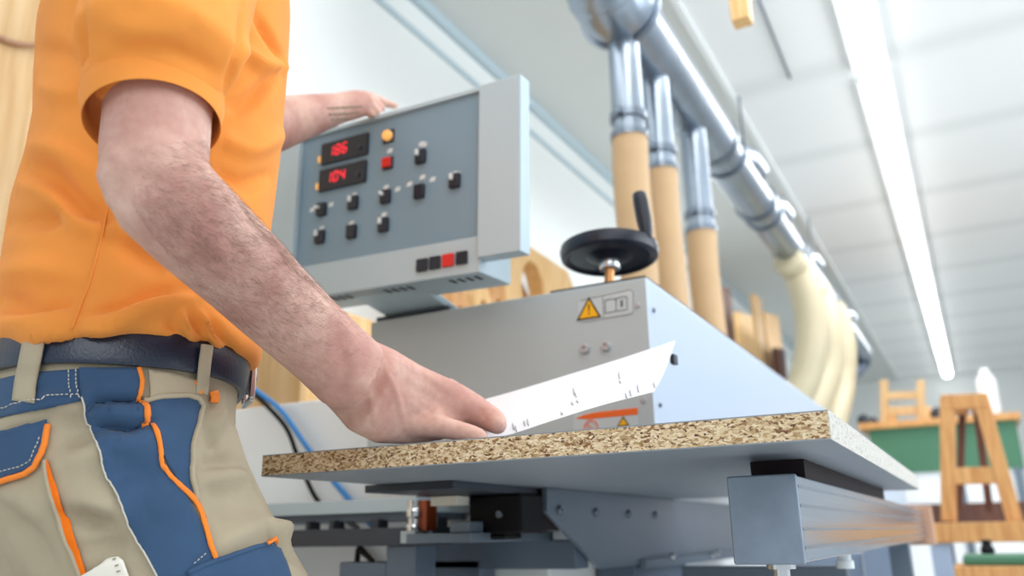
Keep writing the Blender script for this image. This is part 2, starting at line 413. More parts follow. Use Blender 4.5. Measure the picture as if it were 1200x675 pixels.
def lamp_strip(y0, y1, label):
    t = thing('fluorescent_light', (-.155, (y0+y1)/2, CZ), label, 'light', 'fluorescent strips in a line on the ceiling')
    build('housing', MB().box((-.235, y0, CZ-.03), (-.075, y1, CZ)), M['lamp_h'], t)
    prof = [Vector((-.155+.058*math.cos(a), 0, CZ-.03-.045*math.sin(a))) for a in (PI*k/10 for k in range(11))]
    mb = MB(); mb.loft([[p+Vector((0, y, 0)) for p in prof] for y in (y0+.02, y1-.02)])
    build('tube', mb, M['lamp'], t, smooth='auto')
lamp_strip(1.1, 4.06, 'white fluorescent ceiling strip nearest the camera, cut by the top of the picture')
lamp_strip(4.16, 8.9, 'long white fluorescent ceiling strip in the middle of the line')
lamp_strip(8.93, 13.8, 'white fluorescent ceiling strip at the far end of the hall')

# ================================================================== BOARD
BX0, BX1, BY0, BY1, BZ0, BZ1 = -.747, -.102, .75, 1.865, .873, .898
bt = thing('chipboard_panel', ((BX0+BX1)/2, (BY0+BY1)/2, BZ0), 'raw-edged chipboard panel with grey laminate faces lying on the machine table', 'board')
build('core', MB().box((BX0, BY0, BZ0+.0012), (BX1-.001, BY1, BZ1-.0012)), M['chip'], bt)
build('laminate', MB().box((BX0, BY0, BZ0), (BX1-.001, BY1, BZ0+.0012)), M['laminate'], bt, label='smooth grey laminate on the underside')
build('laminate', MB().box((BX0, BY0, BZ1-.0012), (BX1-.001, BY1, BZ1)), M['laminate'], bt, label='grey laminate on the upper face')
build('edge_band', MB().box((BX1-.001, BY0, BZ0), (BX1, BY1, BZ1)), M['edging'], bt, label='pale speckled edge on the short end')

# ================================================================== MACHINE (head, base)
HX0, HX1, HY, HZ0, HZ1 = -.985, -.425, 1.25, .925, 1.2015
mt = thing('woodworking_machine', (-1.0, 2.5, 0), 'long grey machine with sloping light side, warning stickers and black handwheel behind the chipboard', 'machine')
build('base', MB().box((-1.62, 1.42, 0), (-.99, 6.1, 1.098)).box((-.99, 1.42, 0), (-.70, 6.1, .84)).box((-.99, 1.9, .84), (-.70, 6.1, HZ0)),
      M['white_m'], mt, bevel=.004, label='white sheet metal base')
hd = build('machine_head', MB().box((HX0, HY, HZ0), (HX1, 6.1, HZ1)), [M['cab'], M['cab_side']], mt)
for p in hd.data.polygons:
    if p.normal.x > .9: p.material_index = 1  # face turned right: its brighter, bluish light is put into the colour
md = hd.modifiers.new('Bevel', 'BEVEL'); md.width = .0025; md.segments = 2
build('lid', MB().box((-.60, HY+.004, HZ1), (HX1-.002, 2.2, HZ1+.004)), M['dark'], mt, label='thin dark lid plate on the top')
YF = HY-.0006
def onF(px, py, d=0.0): return atY(px, py, HY-d)
def quad(mb, pts, d=.0008, mi=0): mb.prism(pts, (0, d, 0), mi)
def sticker(name, pts, m, parent, d, label=None):
    mb = MB(); P = [onF(x, y, d) for x, y in pts]; mb.prism(P, (0, .0005, 0)); return build(name, mb, m, parent, label=label)
st = sticker('warning_sticker', [(677, 351), (738, 337.5), (743, 340), (744, 366), (739, 369), (679, 379)], M['sticker'], mt, .0006, 'pale sticker with a yellow triangle and an open book')
def triangle(parent, a, b, c, d, k):
    sticker('warning_triangle', [a, b, c], M['matte_black'], parent, d, 'yellow warning triangle')
    g = ((a[0]+b[0]+c[0])/3, (a[1]+b[1]+c[1])/3)
    sh = lambda p: (g[0]+(p[0]-g[0])*k, g[1]+(p[1]-g[1])*k)
    sticker('triangle_field', [sh(a), sh(b), sh(c)], M['yellow'], parent, d+.0006)
    return g
g = triangle(st, (690, 347.5), (675.5, 376), (704.5, 371.5), .0012, .78)
mb = MB(); mb.prism([onF(*p, .0024) for p in ((689.2, 357), (691, 356.6), (690.4, 365), (689.6, 365.2))], (0, .0004, 0))
mb.prism([onF(*p, .0024) for p in ((689.4, 367.2), (690.8, 366.9), (690.7, 368.6), (689.4, 368.8))], (0, .0004, 0))
build('exclamation_mark', mb, M['matte_black'], st)
mb = MB()
for a, b in (((709, 352), (709.5, 367)), ((709.5, 367), (722, 364.5)), ((722, 364.5), (735, 362.5)), ((735, 362.5), (734.5, 347.5)), ((722, 350), (722, 364.5)), ((709, 352), (715, 350)), ((715, 350), (722, 350)), ((722, 350), (728, 347.5)), ((728, 347.5), (734.5, 347.5))):
    mb.bar(onF(*a, .0015), onF(*b, .0015), .0006, .0012, (0, 1, 0))
mb.bar(onF(728.5, 352, .0015), onF(728.5, 359.5, .0015), .0006, .0035, (1, 0, 0))
build('book_symbol', mb, M['sticker_ink'], st)
mb = MB()
for a, b in (((679, 352), (738, 339)), ((738, 339), (742, 342)), ((742, 342), (742.5, 365)), ((742.5, 365), (739, 367.5)), ((739, 367.5), (680, 377.5)), ((706, 346), (707.5, 373))):
    mb.bar(onF(*a, .0013), onF(*b, .0013), .0005, .0008, (0, 1, 0))
build('sticker_border', mb, M['steel_d'], st)
s2 = sticker('safety_sticker', [(672, 486), (747.5, 476.5), (748, 512), (673, 520)], M['sticker'], mt, .0006, 'pale sticker with an orange bar above a ring and triangle')
sticker('orange_bar', [(674, 490.5), (683, 486.5), (697, 483.2), (747, 477.6), (747.5, 485.5), (690, 491.2)], M['orange_s'], s2, .0012)
ce = onF(692.5, 501, .0014); mb = MB()
mb.lathe([(.0128, 0), (.0128, .0006), (.0098, .0006), (.0098, 0)], ce, (0, -1, 0), 40, cap=False)
mb.bar(ce+Vector((-.008, -.0003, .007)), ce+Vector((.008, -.0003, -.007)), .0006, .0025, (1, 0, 1))
build('prohibition_ring', mb, M['ring_red'], s2)
triangle(s2, (730, 487.5), (722.5, 500.5), (737.5, 498.5), .0012, .7)
def screw(name, p, axis, r, h, m, parent, label=None, group=None):
    mb = MB(); mb.lathe([(r, 0), (r, h*.5), (r*.8, h), (r*.45, h), (r*.4, h*.6), (0, h*.6)], p, axis, 20)
    return build(name, mb, m, parent, smooth='auto', label=label)
for x, y in ((686, 409), (711, 406)): screw('cap_screw', onF(x, y), (0, -1, 0), .0085, .008, M['zinc'], mt)
for x, y in ((747.5, 358), (754.5, 469)): screw('rivet', onF(x, y), (0, -1, 0), .0045, .003, M['zinc'], mt)
for x, y in ((765.5, 363.5), (773, 474.5)): screw('rivet', atX(x, y, HX1), (1, 0, 0), .0045, .003, M['steel_d'], mt)
# handwheel
hc = atY(714, 298, 1.335); ax = Vector((-.02, .07, 1)).normalized()
hw = build('handwheel', MB().lathe([(.072, -.006), (.080, -.012), (.0865, -.008), (.089, .002), (.087, .012), (.080, .016), (.073, .013), (.060, .002), (.030, -.012), (.016, -.016), (.016, -.026), (.0, -.026)], hc, ax, 56),
      M['black'], mt, smooth='auto', label='black dished handwheel with an upright crank handle')
base_pt = atY(712, 327, 1.335); base_pt.z = HZ1
mb = MB(); mb.tube([base_pt, hc-ax*.02], .009, 16); build('spindle', mb, M['copper'], hw, smooth='auto')
mb = MB(); mb.lathe([(.018, 0), (.018, .010), (.013, .012)], base_pt, (0, 0, 1), 24); build('collar', mb, M['rust'], hw, smooth='auto')
mb = MB(); mb.lathe([(.017, -.03), (.019, -.027), (.019, -.014)], hc, ax, 24); build('hub', mb, M['chrome'], hw, smooth='auto')
ha = hc + Vector((.079, -.018, .010)); hb = ha + Vector((-.010, 0, .088))
mb = MB(); mb.lathe([(.009, 0), (.0115, .012), (.0135, .035), (.0135, .07), (.0125, .084), (.010, .088)], ha, hb-ha, 24)
build('crank_handle', mb, M['black'], hw, smooth='auto')

# ================================================================== CONTROL PANEL
PC = Vector((-.8604, 1.12, 1.4151))
yw, tl, rl = -.0233, .0294, .0395
RM = (Matrix.Rotation(yw, 3, 'Z') @ Matrix.Rotation(tl, 3, 'X') @ Matrix.Rotation(rl, 3, 'Y'))
PU, PN, PV = RM @ Vector((1, 0, 0)), RM @ Vector((0, -1, 0)), RM @ Vector((0, 0, 1))
def pw(u, v, n=0): return PC + PU*u + PV*v + PN*n
def puv(px, py, n=0):
    p = atP(px, py, PC+PN*n, PN) - PC; return p.dot(PU), p.dot(PV)
cp = thing('control_panel', PC+PV*-.2, 'grey control box with red digital displays and rows of switches, standing on the machine', 'control panel')
def pbox(mb, u0, u1, v0, v1, n0, n1, mi=0):
    vs = [pw(u, v, n) for n in (n0, n1) for u, v in ((u0, v0), (u1, v0), (u1, v1), (u0, v1))]
    return mb.add(vs, [(3, 2, 1, 0), (4, 5, 6, 7), (0, 1, 5, 4), (1, 2, 6, 5), (2, 3, 7, 6), (3, 0, 4, 7)], mi)
u_r = puv(610, 150, .012)[0]; v_b = puv(590, 297, .012)[1]; v_low = puv(470, 333)[1]
u_low = puv(565, 300)[0]
build('housing', pbox(MB(), -.207, .207, v_low, .136, -.10, -.003), M['panel_h'], cp, bevel=.003)
build('face_plate', pbox(MB(), -.2054, .2054, -.1294, .1294, -.004, 0), M['panel_f'], cp, label='slate grey front plate')
build('side_frame', pbox(MB(), .2062, u_r, v_b, .137, -.02, .012), M['panel_h'], cp, bevel=.002)
build('side_frame', pbox(MB(), -u_r, -.2062, v_b, .137, -.02, .012), M['panel_h'], cp, bevel=.002)
build('top_frame', pbox(MB(), -.206, .206, .130, .137, -.06, .006), M['panel_h'], cp)
build('bottom_frame', pbox(MB(), -.206, .2065, v_low, -.1305, -.05, .003), M['panel_h'], cp, bevel=.0015)
mb = MB()
for c in (-.15, -.01, .13):
    for k in range(4): build('vent_slot', pbox(MB(), c+k*.017, c+k*.017+.007, v_low-.0006, v_low+.001, -.040, -.018), M['matte_black'], cp)
def psq(name, px, py, w, h, n0, n1, m, parent, bevel=0, rot=0):
    u, v = puv(px, py); return build(name, pbox(MB(), u-w/2, u+w/2, v-h/2, v+h/2, n0, n1), m, parent, bevel=bevel)
SEG = {'0': 'abcdef', '1': 'bc', '4': 'bcfg', '6': 'acdefg', '8': 'abcdefg'}
def seven(mb, ch, u, v, w, h, n):
    t = w*.15; sl = .10
    def bar(x0, z0, x1, z1, hor):
        e = t/2
        q = [(x0, z0-e), (x1, z0-e), (x1, z0+e), (x0, z0+e)] if hor else [(x0-e, z0), (x0+e, z0), (x0+e, z1), (x0-e, z1)]
        mb.prism([pw(u+a+sl*b, v+b, n) for a, b in q], -PN*.0004)
    g = t*.55
    S = dict(a=(g, h, w-g, h, 1), b=(w, h/2+g, w, h-g, 0), c=(w, g, w, h/2-g, 0), d=(g, 0, w-g, 0, 1), e=(0, g, 0, h/2-g, 0), f=(0, h/2+g, 0, h-g, 0), g=(g, h/2, w-g, h/2, 1))
    for s in SEG[ch]: bar(*S[s])
for (cx, cy), txt, lab in (((405, 175.5), '186', 'upper black display with red figures'), ((402.5, 207), '104', 'lower black display with red figures')):
    d = psq('display', cx, cy, .113, .043, -.002, .006, M['black'], cp, .001); d['label'] = lab
    u, v = puv(cx, cy); mb = MB()
    for k, ch in enumerate(txt): seven(mb, ch, u-.036+k*.0165, v-.008, .0095, .019, .0068)
    build('digits', mb, M['led'], d, label='glowing red figures')
    mb = MB(); mb.lathe([(.004, 0), (.004, .003)], pw(u+.04, v-.006, .006), PN, 16); build('display_button', mb, M['dark'], d)
    u2, v2 = puv(cx-29, cy+11); build('latch', pbox(MB(), u2-.003, u2+.003, v2-.008, v2+.004, 0, .005), M['amber'], d)
il = psq('indicator_lamp', 456, 160, .026, .026, -.002, .003, M['dark'], cp, .002); u, v = puv(456, 160)
mb = MB(); mb.lathe([(.010, .002), (.010, .008), (.008, .011), (0, .012)], pw(u, v, 0), PN, 28); build('lens', mb, M['amber'], il, smooth='auto', label='amber lens')
pb = psq('push_button', 455, 191.5, .025, .025, -.002, .003, M['dark'], cp, .002); pb['label'] = 'red square push button'
psq('button_cap', 455, 191.5, .019, .019, .003, .009, M['red'], pb, .002)
for (px, py, lever) in ((494, 184, 1), (534, 212.5, 1), (453, 231, 2), (415, 238, 1), (378, 246, 3), (376, 278, 1), (450.5, 264, 1), (492.5, 225, 0), (413, 272, 0)):
    sw = psq('rotary_switch' if lever else 'push_button', px, py, .021, .026, -.002, .008, M['black'], cp, .002)
    u, v = puv(px, py)
    if lever:
        a = {1: (0, 1), 2: (-.55, .65), 3: (-.9, .2)}[lever]; L = .0085
        mb = MB(); o = pw(u-.003, v+.003, .0105)
        mb.bar(o-(PU*a[0]+PV*a[1])*L*.35, o+(PU*a[0]+PV*a[1])*L, .0055, .007, PN)
        build('lever', mb, M['legend'], sw, bevel=.0015, label='pale switch lever')
for px, py in ((497, 170), (494, 169), (457, 177), (536, 205), (533, 204), (452.5, 220), (466, 222), (480, 216), (495, 208), (507, 210.5), (415, 229), (388, 240), (366, 246), (412, 262), (450, 252), (377, 268)):
    u, v = puv(px, py); build('switch_legend', pbox(pbox(MB(), u-.006, u+.005, v-.0035, v+.0012, -.001, .0006), u-.004, u+.006, v+.001, v+.0045, -.001, .0006), M['legend'], cp)
for px, py, c in ((496.5, 311.5, 'black'), (511.5, 308.7, 'black'), (527, 305.8, 'red'), (543, 303, 'black')):
    k = psq('square_button', px, py, .0225, .0225, .002, .008, M[c], cp, .0015)
    if c == 'red': k['label'] = 'red square button'
# stand of the panel on the machine
f0 = pw(-.03, v_low+.003, -.05)
ft = Vector((f0.x+.0, 1.315, HZ1))
stnd = build('stand', MB().loft([[ft+Vector((x, y, .012)) for x, y in ((-.07, -.035), (.07, -.035), (.07, .06), (-.07, .06))],
                                 [f0+Vector((x, y, 0)) for x, y in ((-.06, -.03), (.085, -.03), (.085, .05), (-.06, .05))]]), M['panel_h'], cp, bevel=.003)
build('foot_plate', MB().box((ft.x-.085, 1.262, HZ1), (ft.x+.085, 1.39, HZ1+.012)), M['dark'], cp, bevel=.002)

# ================================================================== SHEET OF PAPER
top = spline([(560, 470, .99), (600, 459, 1.0), (660, 441, 1.03), (725, 421, 1.08), (791.5, 399, 1.14)], 6)
bot = spline([(560, 518, .845), (598, 509, .85), (650, 492, .87), (705, 475, .90), (766.5, 459, .94)], 6)
mb = MB(); nn = 9
for a, b in zip(top, bot):
    A, B = atY(*a), atY(*b)
    for k in range(nn):
        t = k/(nn-1); p = A.lerp(B, t); p.z -= .006*math.sin(PI*t); mb.v.append(p)
for i in range(len(top)-1):
    for k in range(nn-1): mb.f.append((i*nn+k, (i+1)*nn+k, (i+1)*nn+k+1, i*nn+k+1)); mb.mi.append(0)
pbv = BVHTree.FromPolygons(mb.v, mb.f)
pp_ = build('paper_drawing', mb, M['paper'], smooth=True, label='white sheet with fine print held under the hand, rising off the board', cat='paper')
mb = MB()
for x, y, l in ((601, 497, 9), (604, 500, 8), (614, 494, 7), (618, 492, 9), (623, 496, 8), (627, 498, 7), (672, 456, 9), (674, 462, 5), (670, 472, 4), (676, 470, 3), (688, 479, 6), (693, 474, 8), (698, 470, 10), (716, 471, 4), (725, 437, 9), (726, 447, 3), (733, 462, 6), (738, 458, 8), (747, 452, 10), (766, 449, 7), (684, 482, 4), (658, 484, 3), (664, 486, 3)):
    a, b = cast(pbv, x, y, .0006), cast(pbv, x+1.5, y+l*.8, .0006)
    if a is not None and b is not None: build('print_mark', MB().bar(a, b, .0008, .0020, ray(x, y)), M['ink'], pp_)
mb = MB(); c0 = atY(789, 420, 1.13); mb.box((c0.x-.004, c0.y-.004, c0.z-.008), (c0.x+.003, c0.y+.012, c0.z+.006)); build('paper_clip', mb, M['dark'], pp_, bevel=.001, label='small dark clip at the far corner')

# ================================================================== TABLE PARTS UNDER THE BOARD
tt = thing('machine_table', (-.5, 1.3, 0), 'grey steel carriage with a bolted bracket plate carrying the chipboard from below', 'machine table')
PX = -.60
pl = build('bracket_plate', MB().prism([(PX-.01, y, z) for y, z in ((1.22, .8725), (1.217, .836), (1.425, .742), (2.6, .742), (2.6, .8725))], (.01, 0, 0)), M['bluegrey'], tt, bevel=.0015)
for x, y in ((655, 598), (698, 600.5), (736, 602.5), (767.5, 603.5)):
    b_ = screw('bolt', atX(x, y, PX), (1, 0, 0), .0075, .006, M['steel_d'], pl)
build('support_strip', MB().box((PX+.0, 1.62, .735), (PX+.012, 2.6, .752)), M['bluegrey'], tt, bevel=.001)
for x, y in ((785, 652), (832, 649), (838, 647)):
    screw('hex_nut', atX(x, y, PX+.012), (1, 0, 0), .008, .012, M['chrome'], tt)
build('apron', MB().box((-.933, 1.345, atY(590, 667, 1.345).z), (-.613, 1.40, .7925)).box((-.933, 1.345, .0), (-.80, 1.40, .76)), M['slate'], tt, bevel=.002, label='blue-grey front rail')
build('apron_bracket', MB().box((-.775, 1.085, .792), (-.66, 1.36, .806)).box((-.70, 1.09, .806), (-.665, 1.13, .822)), M['bluegrey'], tt, bevel=.0015)
build('hollow_shade', MB().box((-.735, 1.225, .808), (PX-.012, 1.41, .872)), M['darkred'], tt, label='dark block standing for shade in the hollow below the board')  # solid dark block in place of the hollow's shade
mbk = MB(); mbk.box((-.697, 1.14, .803), (-.605, 1.214, .8615)); mbk.box((-.672, 1.142, .795), (-.635, 1.20, .804))
mo = build('motor_block', mbk, M['matte_black'], tt, bevel=.006, label='black block with one screw')
screw('screw', Vector((-.642, 1.14, .832)), (0, -1, 0), .006, .004, M['steel_d'], mo)
build('table_plate', MB().box((-.762, .965, .862), (-.615, 1.215, .8725)), M['dark'], tt, bevel=.001)
build('end_stop', MB().box((-.738, 1.095, .846), (-.69, 1.13, .860)), M['label_paper'], tt, bevel=.001, label='pale end block under the board')
rc = atY(486, 602, 1.12); mb = MB()
mb.lathe([(.004, -.026), (.013, -.026), (.014, -.02), (.011, -.016), (.011, -.008), (.014, -.004), (.014, .004), (.011, .008), (.011, .02), (.004, .02)], rc, (0, 0, 1), 24)
build('guide_roller', mb, M['chrome'], tt, smooth='auto')
build('roller_bracket', MB().box((rc.x+.010, rc.y, rc.z-.026), (rc.x+.022, rc.y+.03, rc.z+.02)), M['rust'], tt, bevel=.001, label='rust orange roller bracket')
build('roller_block', MB().box((rc.x-.016, rc.y-.015, rc.z-.044), (rc.x+.012, rc.y+.02, rc.z-.026)), M['panel_h'], tt, bevel=.001)
build('pedestal', MB().box((-.69, 1.62, 0), (-.612, 1.95, .742)), M['slate'], tt, bevel=.004)
# left side table
lt = thing('side_table', (-1.0, 1.3, 0), 'narrow light-topped side table on a dark steel rail, left of the carriage', 'table')
build('table_top', MB().box((-1.5, 1.20, .843), (-.838, 1.40, .866)), M['panel_h'], lt, bevel=.001)
build('under_shade', MB().box((-1.5, 1.215, .830), (-.85, 1.38, .843)), M['slate'], lt)  # dark strip stands in for the shadow under the top
build('rail', MB().box((-1.5, 1.18, .788), (-.79, 1.24, .817)), M['dark'], lt, bevel=.001)
for x, w in ((-1.075, .008), (-1.02, .010), (-.925, .016), (-.80, .012)):
    build('strut', MB().box((x-w/2, 1.2, .817), (x+w/2, 1.23, .832)), M['dark'], lt)
mb = MB(); mb.bar((-1.0, 1.22, .832), (-.975, 1.22, .817), .006, .008); build('brace', mb, M['dark'], lt)
build('leg', MB().box((-.89, 1.19, 0), (-.83, 1.25, .788)), M['slate'], lt, bevel=.002)
build('leg', MB().box((-1.48, 1.19, 0), (-1.42, 1.25, .788)), M['slate'], lt, bevel=.002)
mb = MB(); a_, b_ = atY(420, 643, 1.2), atY(418, 662, 1.2); mb.bar(a_, b_, .006, .008, (0, 1, 0)); mb.bar(a_, atY(437, 658, 1.2), .006, .008, (0, 1, 0))
build('hook', mb, M['matte_black'], lt)
build('shelf_bracket', MB().box((-.99, 1.19, .735), (-.89, 1.25, .762)), M['slate'], lt, bevel=.003)

# cables on the white base
def cable(name, pts, r, m, label):
    P = [Vector(p) for p in spline([tuple(atY(*p)) for p in pts], 8)]; mb = MB(); mb.tube(P, r, 12)
    return build(name, mb, m, smooth=True, label=label, cat='cable')
cable('air_hose', [(284, 447, 1.41), (306, 462, 1.395), (330, 482, 1.39), (355, 517, 1.39), (375, 545, 1.40), (403, 578, 1.405), (432, 612, 1.405), (465, 645, 1.405), (495, 675, 1.405), (520, 700, 1.405)], .0058, M['blue'], 'blue air hose curving down the white machine base')
cable('power_cable', [(286, 452, 1.41), (310, 473, 1.39), (335, 501, 1.385), (349, 535, 1.39), (368, 580, 1.40), (395, 612, 1.405), (430, 650, 1.405), (455, 680, 1.405)], .0052, M['matte_black'], 'black power cable curving down the white machine base')

# ================================================================== SUPPORT BEAM
bm = thing('support_beam', (-.185, 1.7, .77), 'square polished aluminium beam with a grey end cap under the chipboard corner', 'beam')
b0 = MB().box((-.2185, .856, .7705), (-.1535, 2.72, .852))
build('profile', b0, M['alu'], bm, bevel=.002)
mb = MB()
for z in (.783, .800, .822, .840): mb.box((-.1537, .86, z), (-.1525, 2.72, z+.003))
build('groove', mb, M['steel'], bm)
build('end_cap', MB().box((-.2195, .85, .7695), (-.1525, .857, .853)), M['endcap'], bm, bevel=.002, label='grey end cap')
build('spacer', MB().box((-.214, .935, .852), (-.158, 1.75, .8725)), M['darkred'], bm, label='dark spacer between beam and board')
sc_ = Vector((-.182, .885, .7705)); mb = MB(); mb.lathe([(.014, 0), (.014, -.006), (.008, -.006), (.008, -.032), (.011, -.034), (.011, -.05)], sc_, (0, 0, 1), 20)
build('clamp_screw', mb, M['chrome'], bm, smooth='auto')
build('wooden_stop', MB().box((-.235, 2.725, .755), (-.130, 2.80, .862)), M['cork'], bm, bevel=.003, label='pinkish wooden block at the far end')
for y in (1.30,):
    mb = MB(); mb.lathe([(.009, 0), (.009, -.01), (.012, -.012), (.012, -.022)], (-.18, y, .7705), (0, 0, 1), 20); build('clamp_knob', mb, M['legend'], bm, smooth='auto')
build('leg', MB().box((-.21, 2.25, 0), (-.165, 2.30, .7705)), M['bluegrey'], bm, bevel=.003)
sp = thing('steel_support', (-.35, 2.0, 0), 'blue-grey sheet steel stand under the far part of the beam', 'stand')
build('side_panel', MB().box((-.56, 1.75, 0), (-.24, 1.78, .735)), M['bluegrey'], sp, bevel=.003)
build('post', MB().box((-.30, 2.50, 0), (-.22, 2.58, .7705)), M['blue_m'], sp, bevel=.003)
build('side_panel', MB().box((-.56, 2.55, 0), (-.31, 2.58, .74)), M['blue_m'], sp, bevel=.003, label='pale blue rear sheet')

# ================================================================== EXTRACTION DUCT
DX, DZ = -.80, 2.452
dt = thing('extraction_duct', (DX, 5.4, DZ), 'shiny galvanised extraction duct with elbow and drop stubs under the ceiling', 'duct')
Yr = 2.24; R = .19
arc = [Vector((DX, Yr-.02-R*math.sin(a), DZ+R*(1-math.cos(a)))) for a in (PI/2*k/12 for k in range(13))]
arc = [Vector((DX, Yr+.03, DZ))]+arc+[Vector((DX, Yr-.02-R, DZ+R+.40))]
mb = MB(); mb.tube(arc, .128, 36, ref=(1, 0, 0)); build('elbow', mb, M['steel'], dt, smooth='auto')
for k, a in enumerate((.35, .75, 1.15)):
    c = Vector((DX, Yr-.02-R*math.sin(a), DZ+R*(1-math.cos(a)))); n_ = Vector((0, -math.cos(a), math.sin(a)))
    mb = MB(); mb.lathe([(.128, -.004), (.131, 0), (.128, .004)], c, n_, 36, cap=False); build('elbow_seam', mb, M['steel'], dt, smooth='auto')
def ring(y, r, w=.02, m='steel_d'):
    mb = MB(); mb.lathe([(r, -w), (r+.010, -w), (r+.012, 0), (r+.010, w), (r, w)], (DX, y, DZ), (0, 1, 0), 36)
    return build('clamp_ring', mb, M[m], dt, smooth='auto')
cr_ = ring(Yr+.03, .128, .012)
mb = MB(); mb.box((DX+.10, Yr+.02, DZ+.10), (DX+.15, Yr+.04, DZ+.115)); build('clamp_lug', mb, M['steel_d'], cr_)
secs = [(Yr+.03, 3.38, .108), (3.38, 4.19, .098), (4.19, 5.09, .093), (5.09, 6.4, .088), (6.4, 8.66, .085)]
for a, b, r in secs:
    mb = MB(); mb.tube([(DX, a, DZ), (DX, b, DZ)], r, 36); build('pipe', mb, M['steel'], dt, smooth='auto')
    if a > 3: ring(a, r+.006, .025); ring(a+.17, r, .008)
for y, r in ((3.75, .07), (4.45, .06), (5.5, .06), (7.2, .06)):           # saddle branches
    mb = MB(); mb.tube([(DX+.02, y-.16, DZ+.01), (DX+.055, y, DZ+.055), (DX+.06, y+.18, DZ+.06)], r, 24); build('saddle', mb, M['steel'], dt, smooth='auto')
stubs = [(2.285, 1.965, .051), (2.59, 1.972, .051), (3.05, 1.893, .053)]
for y, z, r in stubs:
    mb = MB(); mb.tube([(DX, y, DZ-.03), (DX, y, z)], r, 28); s_ = build('drop_stub', mb, M['steel'], dt, smooth='auto')
    mb = MB(); mb.lathe([(r, -.012), (r+.008, -.012), (r+.008, .012), (r, .012)], (DX, y, z+.10), (0, 0, 1), 28); build('hose_clamp', mb, M['steel_d'], s_, smooth='auto')
    mb = MB(); mb.box((DX-.015, y-r-.022, z+.09), (DX+.005, y-r-.004, z+.112)); build('clamp_screw', mb, M['steel_d'], s_)
    mb = MB(); mb.lathe([(r+.002, -.02), (r+.009, -.02), (r+.009, .0), (r+.002, .0)], (DX, y, z+.045), (0, 0, 1), 28); build('hose_clamp', mb, M['steel_d'], s_, smooth='auto')
e0 = Vector((DX, 8.62, DZ)); e2 = atY(974, 462, 8.25); e1 = Vector((DX-.02, 8.78, DZ-.06))
mb = MB(); mb.tube([e0, e1, e1.lerp(e2, .15), e2], .085, 24); build('end_elbow', mb, M['slate'], dt, smooth='auto')
for (a, b) in (((874, 25), (880.5, 188)),):
    y = 4.05; mb = MB(); mb.tube([(DX, y, DZ+.09), (DX, y, CZ)], .006, 8); build('hanger_rod', mb, M['steel_d'], dt)
mb = MB(); mb.tube([(DX, 6.1, DZ+.09), (DX, 6.1, CZ)], .006, 8); build('hanger_rod', mb, M['steel_d'], dt)

def hose(pts, r, m, label, rib=.018):
    P = [Vector(p) for p in spline(pts, 10)]
    L = [0]
    for a, b in zip(P, P[1:]): L.append(L[-1]+(b-a).length)
    n = int(L[-1]/(rib/2)); Q = []; j = 0
    for k in range(n+1):
        d = L[-1]*k/n
        while j < len(P)-2 and L[j+1] < d: j += 1
        Q.append(P[j].lerp(P[j+1], (d-L[j])/max(1e-9, L[j+1]-L[j])))
    mb = MB(); mb.tube(Q, [r+(.0028 if k % 2 else -.0014) for k in range(n+1)], 24)
    return build('extraction_hose', mb, m, smooth=True, label=label, cat='hose', group='flexible hoses under the duct')
labs = ['beige ribbed hose hanging from the first duct stub, behind the handwheel', 'beige ribbed hose hanging from the second duct stub', 'beige ribbed hose hanging from the third duct stub']
for (y, z, r), lb in zip(stubs, labs):
    hose([(DX, y, z+.035), (DX-.003, y, z-.15), (DX+.004, y, z-.4), (DX, y, HZ1+.08), (DX, y, HZ1+.001)], r+.004, M['hose'], lb)
def hp(*p): return [tuple(atY(*q)) for q in p]
hose([(DX, 4.95, DZ-.10)]+hp((934, 318, 5.08), (946, 352, 5.08), (951, 395, 5.05), (943, 445, 5.0))+[(-.89, 4.95, HZ1+.25), (-.88, 4.95, HZ1)], .088, M['hose_l'], 'wide pale hose curving down from the duct, nearest of the wide ones')
hose([(DX, 5.75, DZ-.10)]+hp((960, 345, 5.85), (970, 385, 5.8), (970, 435, 5.75))+[(-.87, 5.5, HZ1+.25), (-.87, 5.5, HZ1)], .085, M['hose_l'], 'wide pale hose from the duct, between two other wide ones')
hose([(DX, 6.5, DZ-.10)]+hp((978, 365, 6.55), (989, 405, 6.5), (987, 455, 6.4))+[(-.80, 6.0, HZ1+.25), (-.80, 5.99, HZ1)], .085, M['hose_l'], 'wide pale hose from the duct, farthest from the camera')

# hanging bar and ceiling cable
bb = atY(870, 27, 2.15); mb = MB(); mb.box((bb.x-.026, bb.y-.026, bb.z), (bb.x+.026, bb.y+.026, CZ))
build('hanging_bar', mb, M['wood'], bevel=.002, label='square pale wooden bar hanging from the ceiling', cat='wooden bar')
mb = MB(); mb.tube([atZ(889, 0, CZ-.008), atZ(926, 92, CZ-.008)], .006, 8); build('ceiling_cable', mb, M['steel_d'], label='thin grey cable clipped along the ceiling beside the hanging bar', cat='cable')

